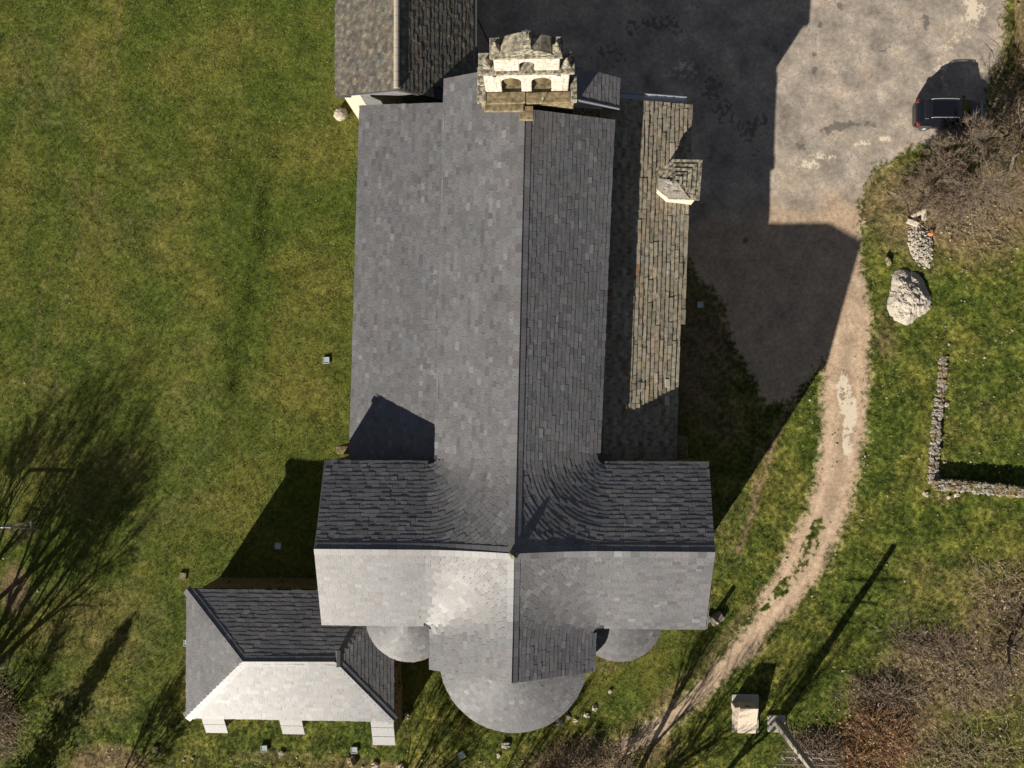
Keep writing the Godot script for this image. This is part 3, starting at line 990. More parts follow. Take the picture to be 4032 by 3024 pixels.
	var xi := func(z: float) -> float: return xr(z) + U - 0.15
	var xe := func(z: float) -> float: return 8.46 - 0.034 * (z + 2.0)
	var sdk := MB.new()
	var s0 := Vector3(xe.call(-17.2), 5.6, -17.2)
	var s1 := Vector3(xe.call(4.2), 5.6, 4.2)
	var t0 := Vector3(xi.call(-17.2), 6.85, -17.2)
	var t1 := Vector3(xi.call(4.2), 6.85, 4.2)
	var d2 := Vector3(0, -0.08, 0)
	sdk.quad(s0 + d2, t0 + d2, t1 + d2, s1 + d2)
	sdk.quad(s0 + d2, s1 + d2, s1 - Vector3(0, 0.45, 0), s0 - Vector3(0, 0.45, 0))
	sdk.quad(s0 + d2, s0 - Vector3(0, 0.45, 0), t0 - Vector3(0, 0.45, 0), t0 + d2)
	var stone := obj("stone_roof", sdk, M.brown_stone, ch)
	var stone_color := func() -> Color:
		var v := rng.randf_range(0.72, 1.05)
		if rng.randf() < 0.1: v *= 0.75
		var w1 := rng.randf_range(-0.05, 0.06)
		if rng.randf() < 0.012: return Color(0.75, 0.55, 0.44)
		return Color(v * (1 + w1), v, v * (1 - w1))
	slope_slates(st, 0, s0, s1, t0, t1, 0.27, 0.36, 0.95, 0.05, stone_color, 0.8)
	# the outermost course is doubled as far as the buttress
	var u0 := Vector3(xe.call(-17.2) + 0.3, 5.52, -17.2)
	var u1 := Vector3(8.78, 5.52, -4.06)
	slope_slates(st, 0, u0, u1, u0 + Vector3(-0.35, 0.1, 0), u1 + Vector3(-0.35, 0.1, 0), 0.4, 0.6, 1.3, 0.06, stone_color, 0.5)
	lay(st, [stone], "stone_slab", "stone_slabs", M.stone_roof, 300)
	for e in [[8.05, -14.2, 0.75], [7.7, 0.5, 0.35], [7.74, -0.55, 0.3]]:
		var pb := MB.new()
		var yy: float = 5.6 + (xe.call(e[1]) - e[0]) * 0.26 + 0.1
		pb.bevel_box(Transform3D(Basis(Vector3(0, 0, 1), -0.25), Vector3(e[0], yy, e[1])), Vector3(0.3, 0.05, e[2] * 1.6), 0.01)
		var o := obj("stone_slab", pb, M.pale_rock, ch)
		o.set_meta("label", "new pale replacement slab")
	build_turret(ch)
	# transept buttress tops that show beside the aisles
	for e in [[8.4, 3.4, 1.5, 1.4], [-11.9, 3.55, 0.9, 0.5]]:
		var bt := MB.new()
		bt.bevel_box(Transform3D(Basis(), Vector3(e[0], 2.4, e[1])), Vector3(e[2], 4.8, e[3]), 0.03)
		obj("buttress", bt, M.rubble_wall, ch)

func build_turret(ch: Node3D) -> void:
	var base := [Vector2(7.04, -12.75), Vector2(7.84, -13.45), Vector2(9.54, -13.39), Vector2(9.37, -11.09), Vector2(7.62, -11.18), Vector2(6.94, -11.75)]
	var top := Vector2(8.0, -12.1)
	var prism := func(b: MB, sc: float, y0: float, y1: float):
		var p := PackedVector2Array()
		for e in base:
			var q: Vector2 = top + (e - top) * sc
			p.append(Vector2(q.x, -q.y))
		p.reverse()
		var area := 0.0
		for i in p.size(): area += p[i].cross(p[(i + 1) % p.size()])
		if area < 0: p.reverse()
		b.extrude(p, y0, y1, Transform3D(Basis(Vector3(1, 0, 0), Vector3(0, 0, -1), Vector3(0, 1, 0)), Vector3.ZERO))
	var body := MB.new()
	prism.call(body, 0.88, 3.0, 6.95)
	var o := obj("stair_turret", body, M.cream_render, ch)
	var y := 6.95
	for k in 5:
		var b := MB.new()
		var sc: float = [1.0, 0.8, 0.6, 0.4, 0.22][k]
		var hh: float = [0.17, 0.055, 0.06, 0.06, 0.07][k]
		prism.call(b, sc, y, y + hh)
		obj("turret_cap_course", b, M.weathered_cap, o)
		y += hh
	# lumpy mortar over the sun side of the cap
	var f := FastNoiseLite.new()
	f.seed = 77; f.frequency = 2.2; f.fractal_octaves = 3
	var mb := MB.new()
	var grid := []
	for i in 15:
		var row := []
		for j in 9:
			var an := lerpf(0.28 * PI, 1.08 * PI, i / 14.0)
			var d := Vector2(cos(an), sin(an))
			var far := 0.0
			for e in base.size():
				var hit = Geometry2D.segment_intersects_segment(top, top + d * 5, base[e], base[(e + 1) % base.size()])
				if hit != null: far = top.distance_to(hit)
			var r := far * 0.985 * j / 8.0
			var yy := lerpf(7.36, 7.1, j / 8.0) + f.get_noise_2d(d.x * r * 1.0 + 5, d.y * r) * 0.12 * sin(PI * minf(j / 8.0 + 0.15, 1.0)) + 0.07
			row.append(Vector3(top.x + d.x * r, yy, top.y + d.y * r))
		grid.append(row)
	for i in 14:
		for j in 8:
			mb.quad(grid[i][j], grid[i + 1][j], grid[i + 1][j + 1], grid[i][j + 1])
	obj("mortar_cap", mb, M.rock, o)

func arch_poly(x0: float, x1: float, y0: float, y1: float, openings: Array) -> PackedVector2Array:
	var p := PackedVector2Array([Vector2(x0, y0)])
	for o in openings: # [left, right, spring height], open at the foot
		var r: float = (o[1] - o[0]) / 2
		var cx: float = (o[0] + o[1]) / 2
		p.append(Vector2(o[0], y0))
		for k in 13:
			var a := PI - PI * k / 12
			p.append(Vector2(cx + r * cos(a), o[2] + r * 0.85 * sin(a)))
		p.append(Vector2(o[1], y0))
	p.append(Vector2(x1, y0)); p.append(Vector2(x1, y1)); p.append(Vector2(x0, y1))
	return p

func build_bell_gable() -> void:
	var ch: Node3D = get_node("church")
	# foot wall and platform
	var foot := MB.new()
	foot.bevel_box(Transform3D(Basis(), Vector3(-0.5, 5.15, -16.6)), Vector3(5.1, 10.3, 1.5), 0.03)
	var bg := obj("bell_gable", foot, M.brown_stone, ch)
	for e in [[-1.7, 10.36, -15.78, 2.2, 0.14, 0.62], [0.62, 10.36, -15.76, 2.35, 0.14, 0.6], [-1.75, 10.05, -15.42, 2.1, 0.2, 0.5], [-0.55, 9.95, -15.1, 0.75, 0.24, 0.75], [-2.95, 10.38, -15.95, 0.5, 0.2, 0.85], [-2.95, 10.5, -16.85, 0.42, 0.5, 0.9], [1.98, 10.45, -16.3, 0.34, 0.4, 1.6]]:
		var b := MB.new()
		b.bevel_box(Transform3D(Basis(Vector3.UP, rng.randf_range(-0.02, 0.02)), Vector3(e[0], e[1], e[2])), Vector3(e[3], e[4], e[5]), 0.025)
		obj("platform_slab", b, M.weathered_cap if e[0] < -2.5 or e[0] > 1.9 else M.brown_stone, bg)
	var zf := -16.12
	var zb := -16.9
	# two bell arches
	var lower := MB.new()
	lower.extrude(arch_poly(-2.72, 1.66, 10.3, 12.55, [[-1.85, -0.8, 11.55], [-0.27, 0.78, 11.55]]), zb, zf)
	obj("lower_stage", lower, M.ashlar, bg)
	var c1 := MB.new()
	c1.bevel_box(Transform3D(Basis(), Vector3(-0.5, 12.63, -16.5)), Vector3(4.62, 0.12, 0.98), 0.03)
	c1.bevel_box(Transform3D(Basis(), Vector3(-0.5, 12.77, -16.5)), Vector3(4.86, 0.16, 1.14), 0.04)
	obj("cornice", c1, M.weathered_cap, bg)
	var upper := MB.new()
	upper.extrude(arch_poly(-2.1, 1.12, 12.85, 14.2, [[-0.87, -0.11, 13.45]]), zb, zf)
	obj("upper_stage", upper, M.ashlar, bg)
	var c2 := MB.new()
	c2.bevel_box(Transform3D(Basis(), Vector3(-0.5, 14.26, -16.5)), Vector3(3.36, 0.12, 0.94), 0.03)
	c2.bevel_box(Transform3D(Basis(), Vector3(-0.5, 14.38, -16.5)), Vector3(3.52, 0.12, 1.06), 0.04)
	obj("cornice", c2, M.weathered_cap, bg)
	var ped := MB.new()
	ped.extrude(PackedVector2Array([Vector2(-1.8, 14.44), Vector2(0.8, 14.44), Vector2(0.68, 14.62), Vector2(0.2, 14.9), Vector2(-0.5, 15.15), Vector2(-1.2, 14.9), Vector2(-1.68, 14.62)]), -16.92, -16.08)
	obj("pediment", ped, M.weathered_cap, bg)
	var pe := MB.new()
	pe.bevel_box(Transform3D(Basis(), Vector3(-0.48, 15.15, -16.45)), Vector3(0.46, 0.3, 0.62), 0.04)
	pe.bevel_box(Transform3D(Basis(), Vector3(-0.48, 15.36, -16.6)), Vector3(0.32, 0.24, 0.36), 0.04)
	obj("pedestal", pe, M.weathered_cap, bg)
	var cr := MB.new()
	cr.box(Transform3D(Basis(), Vector3(-0.48, 15.68, -16.62)), Vector3(0.05, 0.45, 0.05))
	cr.box(Transform3D(Basis(), Vector3(-0.48, 15.75, -16.62)), Vector3(0.4, 0.05, 0.05))
	obj("cross", cr, M.metal_dark, bg)
	for e in [[-2.5, 12.85, -16.4], [1.5, 12.85, -16.36], [-1.96, 14.44, -16.4], [0.96, 14.44, -16.36]]:
		var b := MB.new()
		var p := Vector3(e[0], e[1], e[2])
		b.bevel_box(Transform3D(Basis(), p + Vector3(0, 0.1, 0)), Vector3(0.4, 0.2, 0.4), 0.03)
		b.tube([p + Vector3(0, 0.2, 0), p + Vector3(0, 0.4, 0), p + Vector3(0, 0.68, 0), p + Vector3(0, 0.76, 0)], [0.22, 0.19, 0.09, 0.02], 4)
		obj("pinnacle", b, M.weathered_cap, bg)
	# facing stones on the sun side
	var face := func(x0: float, x1: float, y0: float, y1: float, n: int):
		for k in n:
			var ya := lerpf(y0, y1, float(k) / n)
			var yb := lerpf(y0, y1, float(k + 1) / n)
			var x := x0
			while x < x1 - 0.02:
				var w := minf(rng.randf_range(0.35, 0.62), x1 - x)
				if x1 - x - w < 0.18: w = x1 - x
				var b := MB.new()
				var v := rng.randf_range(0.88, 1.12)
				b.col = Color(v, v * rng.randf_range(0.95, 1.0), v * rng.randf_range(0.9, 1.0))
				b.bevel_box(Transform3D(Basis(), Vector3(x + w / 2, (ya + yb) / 2, zf + 0.008)), Vector3(w - 0.012, yb - ya - 0.012, 0.03), 0.008)
				obj("stone_block", b, M.ashlar, bg)
				x += w
	face.call(-2.7, -1.87, 10.42, 12.52, 7)
	face.call(-0.78, -0.29, 10.42, 12.0, 5)
	face.call(0.8, 1.64, 10.42, 12.52, 7)
	face.call(-2.08, -0.89, 12.87, 14.18, 5)
	face.call(-0.09, 1.1, 12.87, 14.18, 5)
	# putlog holes
	for x in [-2.15, 1.12]:
		var b := MB.new()
		b.col = Color(0.4, 0.36, 0.33)
		b.bevel_box(Transform3D(Basis(), Vector3(x, 12.36, zf + 0.02)), Vector3(0.2, 0.22, 0.06), 0.01)
		obj("corbel_stone", b, M.weathered_cap, bg)
	var ant := MB.new()
	ant.tube([Vector3(0.32, 10.4, -15.6), Vector3(0.32, 11.0, -15.5)], [0.02, 0.02], 6)
	ant.bevel_box(Transform3D(Basis(), Vector3(0.32, 11.0, -15.48)), Vector3(0.1, 0.12, 0.12), 0.02)
	obj("lightning_sensor", ant, M.steel, bg)
	# bells hang in the arches: things of their own
	for e in [[-1.32, 12.15, -16.5, 0.46, "larger bronze bell hanging in the left arch of the bell gable"], [0.26, 12.15, -16.5, 0.4, "smaller bronze bell hanging in the right arch of the bell gable"]]:
		var t := thing("church_bell", e[4], "bell", Vector3(e[0], e[1] - 0.85, e[2]), 0.0, "bells of the gable")
		var b := MB.new()
		var r: float = e[3]
		var pr := [[1.0, 0.0], [0.97, 0.06], [0.84, 0.2], [0.72, 0.42], [0.66, 0.66], [0.58, 0.8], [0.36, 0.88], [0.1, 0.9]]
		var pts := []
		var rad := []
		for q in pr:
			pts.append(Vector3(0, q[1] * 0.9, 0)); rad.append(q[0] * r)
		b.tube(pts, rad, 20)
		obj("bell_body", b, M.bronze, t)
		var yk := MB.new()
		yk.bevel_box(Transform3D(Basis(), Vector3(0, 0.92, 0)), Vector3(0.98, 0.18, 0.2), 0.03)
		obj("yoke", yk, M.bark, t)
		var hm := MB.new()
		hm.tube([Vector3(r * 0.95, 0.5, 0.28), Vector3(r * 0.95, 0.75, 0.3)], [0.05, 0.05], 8)
		obj("hammer", hm, M.steel, t)

# ---------------------------------------------------------------- sacristy
func build_sacristy() -> void:
	var sa := thing("sacristy", "low hipped slate building with buttresses joined to the left transept arm", "building")
	var x0 := -22.08
	var x1 := -8.9
	var z0 := 12.4
	var z1 := 20.5
	var e := 4.0
	var ry := 5.45
	var rl := Vector3(-17.85, ry, 16.38)
	var rr := Vector3(-12.2, ry, 16.32)
	var w := MB.new()
	w.box(Transform3D(Basis(), Vector3((x0 + x1) / 2, 1.9, (z0 + z1) / 2 - 0.05)), Vector3(x1 - x0 - 0.6, 3.8, z1 - z0 - 0.7))
	obj("wall", w, M.rubble_wall, sa)
	# rough stones of the two walls that show below the eaves
	for k in 70:
		var r := rng.randf()
		if r < 0.6: rock("wall_stone", Vector3(rng.randf_range(-21.6, -12.4), rng.randf_range(0.1, 2.6), z0 + 0.36), Vector3(rng.randf_range(0.3, 0.8), rng.randf_range(0.2, 0.4), 0.25), M.rubble_wall, sa)
		else: rock("wall_stone", Vector3(x1 - 0.32, rng.randf_range(0.1, 3.0), rng.randf_range(16.4, 20.0)), Vector3(0.25, rng.randf_range(0.2, 0.4), rng.randf_range(0.3, 0.8)), M.rubble_wall, sa)
	var a := Vector3(x0, e, z0)
	var b := Vector3(x1, e, z0)
	var c := Vector3(x1, e, z1)
	var d := Vector3(x0, e, z1)
	var dk := MB.new()
	var dn := Vector3(0, -0.045, 0)
	dk.quad(d + dn, c + dn, rr + dn, rl + dn)
	dk.quad(b + dn, a + dn, rl + dn, rr + dn)
	dk.tri(a + dn, d + dn, rl + dn)
	dk.tri(c + dn, b + dn, rr + dn)
	for q in [[d, c], [b, a], [a, d], [c, b]]:
		var k := Vector3(0, -0.2, 0)
		dk.quad(q[1] + dn, q[0] + dn, q[0] + k, q[1] + k)
		dk.quad(q[0] + dn, q[1] + dn, q[1] + k, q[0] + k)
	var roof := obj("hip_roof", dk, M.deck, sa)
	var list := []
	var col := func() -> Color: return slate_color(0.06, 0.1)
	slope_slates(list, 0, d, c, rl, rr, 0.25, 0.28, 0.55, 0.02, col, 1.4)
	slope_slates(list, 0, b, a, rr, rl, 0.25, 0.28, 0.6, 0.012, slate_color, 1.6)
	slope_slates(list, 0, a, d, rl, rl, 0.23, 0.26, 0.45, 0.014, slate_color)
	slope_slates(list, 0, c, b, rr, rr, 0.23, 0.26, 0.42, 0.012, slate_color)
	var cap := func(p: Vector3, q: Vector3, la: Vector3, lb: Vector3):
		var ax := (q - p).normalized()
		cap_row(list, 0, p, q, la - ax * la.dot(ax), 0.34, 0.05, 0.035, 0.4, 0.018)
		cap_row(list, 0, p, q, lb - ax * lb.dot(ax), 0.34, -0.02, 0.03, 0.4, 0.016)
	cap.call(rl, rr, d - rl + Vector3(4.2, 0, 0), a - rl + Vector3(4.2, 0, 0))
	cap.call(a, rl, d - a, b - a + (rl - a) * 0.0 + Vector3(0, 0, 0))
	cap.call(d, rl, c - d, a - d)
	cap.call(c, rr, d - c, b - c)
	lay(list, [roof], "slate", "slates", M.slate, 300)
	# little raised stub at the right end of the ridge
	var sb := MB.new()
	sb.col = Color(0.45, 0.45, 0.46)
	sb.extrude(PackedVector2Array([Vector2(-0.1, 0), Vector2(0.3, -0.1), Vector2(0.2, 0.06), Vector2(0.0, 0.14)]), -0.9, 0.1, Transform3D(Basis(), rr + Vector3(0.1, -0.1, 0.2)))
	obj("ridge_stub", sb, M.slate, sa)
	# buttresses with sloping capping slabs
	for q in [[-20.6, 2, 1.5], [-15.6, 2, 1.5], [-9.75, 3, 2.1]]:
		var bx: float = q[0]
		var bw := 1.45
		var len_: float = q[2]
		var body := MB.new()
		var yt := 3.55
		var yb := 2.75
		body.extrude(PackedVector2Array([Vector2(-0.4, 0), Vector2(len_ + 0.25, 0), Vector2(len_ + 0.1, 0.9), Vector2(len_ - 0.05, yb - 0.02), Vector2(-0.4, yt + 0.16)]), -bw * 0.42, bw * 0.42, Transform3D(Basis(Vector3(0, 0, 1), Vector3(0, 1, 0), Vector3(-1, 0, 0)), Vector3(bx, 0, z1 - 0.4)))
		var bo := obj("buttress", body, M.brown_stone, sa)
		var m: int = q[1]
		for k in m:
			var s0 := lerpf(0.05, len_, float(k) / m)
			var s1 := lerpf(0.05, len_, float(k + 1) / m) - 0.012
			var ya := lerpf(yt, yb, s0 / len_)
			var yc := lerpf(yt, yb, s1 / len_)
			var cs := MB.new()
			var vv := rng.randf_range(0.92, 1.1)
			cs.col = Color(vv, vv, vv)
			var ang := atan2(ya - yc, s1 - s0)
			cs.bevel_box(Transform3D(Basis(Vector3(1, 0, 0), ang), Vector3(bx, (ya + yc) / 2 + 0.1, z1 - 0.4 + (s0 + s1) / 2 + 0.35)), Vector3(bw, 0.06, (s1 - s0) / cos(ang)), 0.012)
			obj("capping_slab", cs, M.capping_slab, bo)
		var rk := rock("foot_stone", Vector3(bx + 0.95, 0.12, z1 + len_ - 0.7), Vector3(0.5, 0.4, 0.35), M.pale_rock, sa)

# ---------------------------------------------------------------- old house
func build_house() -> void:
	var ho := thing("old_house", "old house with lichen covered stone slate roof above the church aisle", "house")
	var xl := -12.62
	var xm := -8.25
	var xe := -4.0
	var z0 := -34.0
	var z1 := -17.85
	var e := 4.3
	var ry := 6.85
	var w := MB.new()
	w.box(Transform3D(Basis(), Vector3((xl + xe) / 2, 2.0, (z0 - 18.75) / 2)), Vector3(xe - xl - 0.8, 4.0, -18.75 - z0))
	obj("wall", w, M.cream_render, ho)
	var zc := func(x: float) -> float: return lerpf(-18.72, -17.98, clampf((x - xl) / (xm - xl), 0, 1))
	# slate boards that clad the gable above the aisle roof
	for k in 11:
		var b := MB.new()
		var y := 2.92 + k * 0.36
		var f0 := clampf((ry - 0.1 - y) / (ry - e), 0, 1)
		var f1 := clampf((ry - 0.1 - y - 0.35) / (ry - e), 0, 1)
		var pts := [Vector2(maxf(lerpf(xm, xl + 0.4, f0), -10.95), y), Vector2(xm, y), Vector2(lerpf(xm, xe - 0.3, f0), y), Vector2(lerpf(xm, xe - 0.3, f1), y + 0.35), Vector2(xm, y + 0.35), Vector2(maxf(lerpf(xm, xl + 0.4, f1), -10.95), y + 0.35)]
		var v := []
		for q in pts: v.append(Vector3(q.x, q.y, zc.call(q.x) + (0.02 if q.y == y else 0.0)))
		var sh := rng.randf_range(0.5, 0.7)
		b.col = Color(sh, sh, sh)
		b.quad(v[0], v[1], v[4], v[5]); b.quad(v[1], v[2], v[3], v[4])
		b.quad(v[0] - Vector3(0, 0, 0.05), v[1] - Vector3(0, 0, 0.05), v[1], v[0]); b.quad(v[1] - Vector3(0, 0, 0.05), v[2] - Vector3(0, 0, 0.05), v[2], v[1])
		obj("cladding_board", b, M.slate, ho)
	var dk := MB.new()
	var dn := Vector3(0, -0.07, 0)
	var A := Vector3(xl, e, z0)
	var B := Vector3(xl, e, z1 - 0.75)
	var C := Vector3(xm, ry, z0)
	var D := Vector3(xm, ry, z1)
	var E2 := Vector3(xe, e, z0)
	var F := Vector3(xe, e, z1 - 1.4)
	var F2 := Vector3(xe - 1.7, e + 0.92, z1)
	dk.quad(A + dn, B + dn, D + dn, C + dn)
	dk.quad(C + dn, D + dn, F + dn, E2 + dn)
	dk.tri(D + dn, F2 + dn, F + dn)
	for q in [[B, A], [E2, F], [D, B], [F2, D]]:
		dk.quad(q[0] + dn, q[1] + dn, q[1] + Vector3(0, -0.22, 0), q[0] + Vector3(0, -0.22, 0))
	var roof := obj("roof", dk, M.deck, ho)
	var left := []
	var oc := func() -> Color:
		var v := rng.randf_range(0.62, 1.12)
		var k := rng.randf_range(-0.06, 0.08)
		return Color(v * (1 + k), v, v * (1 - k))
	slope_slates(left, 0, A, B, C, D, 0.26, 0.25, 0.55, 0.03, oc, 2.2)
	lay(left, [roof], "stone_slate", "stone_slates", M.old_slate, 150, "lichen covered slates of the sunny slope")
	var right := []
	slope_slates(right, 0, Vector3(xe, e, z1), E2, D, C, 0.26, 0.25, 0.6, 0.02, oc, 3.0)
	var keep := []
	for s in right:
		var o: Vector3 = (s[0] as Transform3D).origin
		if o.x > -5.7 + (-18.3 - o.z) * 1.2: continue
		keep.append(s)
	lay(keep, [roof], "mossy_slate", "mossy_slates", M.old_slate, 150, "dark mossy slates of the shady slope")
	var z := z0
	while z < z1 - 0.2:
		var b := MB.new()
		var l := rng.randf_range(0.42, 0.55)
		var pts := PackedVector2Array()
		for k in 7:
			var an := PI * k / 6.0
			pts.append(Vector2(cos(an) * 0.17, sin(an) * 0.12))
		b.extrude(pts, 0, l - 0.03, Transform3D(Basis(), Vector3(xm, ry + 0.0, z)))
		obj("ridge_tile", b, M.pale_rock, ho)
		z += l
	var gu := MB.new()
	gu.box(Transform3D(Basis(), Vector3(-12.1, e - 0.12, -18.6)), Vector3(0.9, 0.08, 0.1))
	gu.tube([Vector3(xe + 0.25, e - 0.1, z0), Vector3(xe + 0.25, e - 0.1, -20.6)], [0.07, 0.07], 8)
	gu.tube([Vector3(xe + 0.25, e - 0.1, -23.5), Vector3(xe + 0.9, 0.1, -23.5)], [0.05, 0.05], 8)
	obj("gutter", gu, M.metal_dark, ho)

# ---------------------------------------------------------------- car
func build_car() -> void:
	var car := thing("parked_car", "black estate car with silver roof rails parked under bare branches", "car", Vector3(27.15, 0.0, -18.35), deg_to_rad(-1.0))
	var paint := surf("car_paint", lin(0.006, 0.006, 0.009), 0.18, 0.5)
	paint.clearcoat_enabled = true; paint.clearcoat = 0.8; paint.clearcoat_roughness = 0.1
	var glass := surf("car_glass", lin(0.006, 0.007, 0.011), 0.06, 0.3)
	var loft := func(secs: Array, m: Material, called: String):
		var b := MB.new()
		var rings := []
		for s in secs: # x, [ [z, y] ... half section from bottom to top ]
			var r := []
			for p in s[1]: r.append(Vector3(s[0], p[1], p[0]))
			for k in range(s[1].size() - 1, -1, -1):
				var p: Array = s[1][k]
				r.append(Vector3(s[0], p[1], -p[0]))
			rings.append(r)
		for i in rings.size() - 1:
			var m2: int = rings[i].size()
			for j in m2:
				var k := (j + 1) % m2
				b.quad(rings[i][k], rings[i][j], rings[i + 1][j], rings[i + 1][k])
		for e in [0, rings.size() - 1]:
			var r: Array = rings[e]
			for j in range(1, r.size() - 1):
				if e == 0: b.tri(r[0], r[j], r[j + 1])
				else: b.tri(r[0], r[j + 1], r[j])
		return obj(called, b, m, car)
	var sec := func(x, w, y0, yt): return [x, [[w * 0.86, y0], [w * 0.98, y0 + 0.14], [w, y0 + 0.32], [w * 0.99, yt - 0.16], [w * 0.93, yt - 0.03], [w * 0.8, yt]]]
	loft.call([sec.call(-2.22, 0.66, 0.36, 0.82), sec.call(-2.15, 0.8, 0.28, 0.95), sec.call(-1.9, 0.88, 0.24, 1.02), sec.call(-1.2, 0.91, 0.22, 1.03), sec.call(0.0, 0.91, 0.22, 1.01), sec.call(0.9, 0.91, 0.22, 0.99), sec.call(1.5, 0.89, 0.24, 0.93), sec.call(1.95, 0.83, 0.26, 0.84), sec.call(2.15, 0.7, 0.3, 0.74), sec.call(2.22, 0.5, 0.36, 0.66)], paint, "body")
	var gsec := func(x, wb, wt, yb, yt): return [x, [[wb, yb], [wb * 0.4 + wt * 0.6, yb + (yt - yb) * 0.6], [wt, yt - 0.01]]]
	loft.call([gsec.call(-2.12, 0.72, 0.68, 0.98, 1.06), gsec.call(-1.75, 0.8, 0.64, 1.0, 1.5), gsec.call(-1.2, 0.81, 0.65, 1.0, 1.575), gsec.call(-0.2, 0.81, 0.66, 0.99, 1.59), gsec.call(0.35, 0.8, 0.64, 0.98, 1.54), gsec.call(1.2, 0.76, 0.7, 0.95, 1.0)], glass, "windows")
	var rs := func(x, w, y): return [x, [[w, y], [w * 0.97, y + 0.02], [w * 0.7, y + 0.035]]]
	var roof: MeshInstance3D = loft.call([rs.call(-1.95, 0.62, 1.4), rs.call(-1.75, 0.66, 1.5), rs.call(-1.2, 0.67, 1.575), rs.call(-0.2, 0.68, 1.59), rs.call(0.32, 0.66, 1.545)], paint, "roof")
	var pan := MB.new()
	pan.bevel_box(Transform3D(Basis(), Vector3(-0.75, 1.63, 0)), Vector3(1.5, 0.012, 0.86), 0.004)
	obj("sunroof", pan, glass, roof)
	for s in [-1.0, 1.0]:
		var b := MB.new()
		b.tube([Vector3(-1.6, 1.56, 0.6 * s), Vector3(-1.45, 1.65, 0.6 * s), Vector3(-0.7, 1.67, 0.61 * s), Vector3(0.0, 1.66, 0.6 * s), Vector3(0.15, 1.58, 0.6 * s)], [0.02, 0.024, 0.024, 0.024, 0.02], 8)
		obj("roof_rail", b, M.steel, car)
		var mi := MB.new()
		mi.bevel_box(Transform3D(Basis(), Vector3(0.75, 1.02, 0.99 * s)), Vector3(0.16, 0.13, 0.2), 0.03)
		obj("mirror", mi, paint, car)
		var tl := MB.new()
		tl.bevel_box(Transform3D(Basis(), Vector3(-2.09, 0.9, 0.73 * s)), Vector3(0.2, 0.14, 0.24), 0.03)
		obj("tail_light", tl, M.get("tail") if M.has("tail") else surf("tail", lin(0.2, 0.012, 0.012), 0.2, 0.5), car)
		var hl := MB.new()
		hl.bevel_box(Transform3D(Basis(Vector3.UP, -0.35 * s), Vector3(1.98, 0.7, 0.62 * s)), Vector3(0.3, 0.12, 0.3), 0.03)
		obj("headlight", hl, M.steel, car)
		for x in [-1.4, 1.4]:
			var wh := MB.new()
			wh.tube([Vector3(x, 0.33, s * 0.68), Vector3(x, 0.33, s * 0.7), Vector3(x, 0.33, s * 0.88), Vector3(x, 0.33, s * 0.905)], [0.29, 0.33, 0.33, 0.28], 20)
			wh.col = Color(0.1, 0.1, 0.1)
			var o := obj("wheel", wh, M.metal_dark, car)
			var ri := MB.new()
			ri.tube([Vector3(x, 0.33, s * 0.89), Vector3(x, 0.33, s * 0.915)], [0.22, 0.2], 16)
			obj("rim", ri, M.steel, o)
	var pl := MB.new()
	pl.bevel_box(Transform3D(Basis(), Vector3(-2.2, 0.68, 0)), Vector3(0.03, 0.12, 0.5), 0.005)
	obj("number_plate", pl, M.concrete, car)

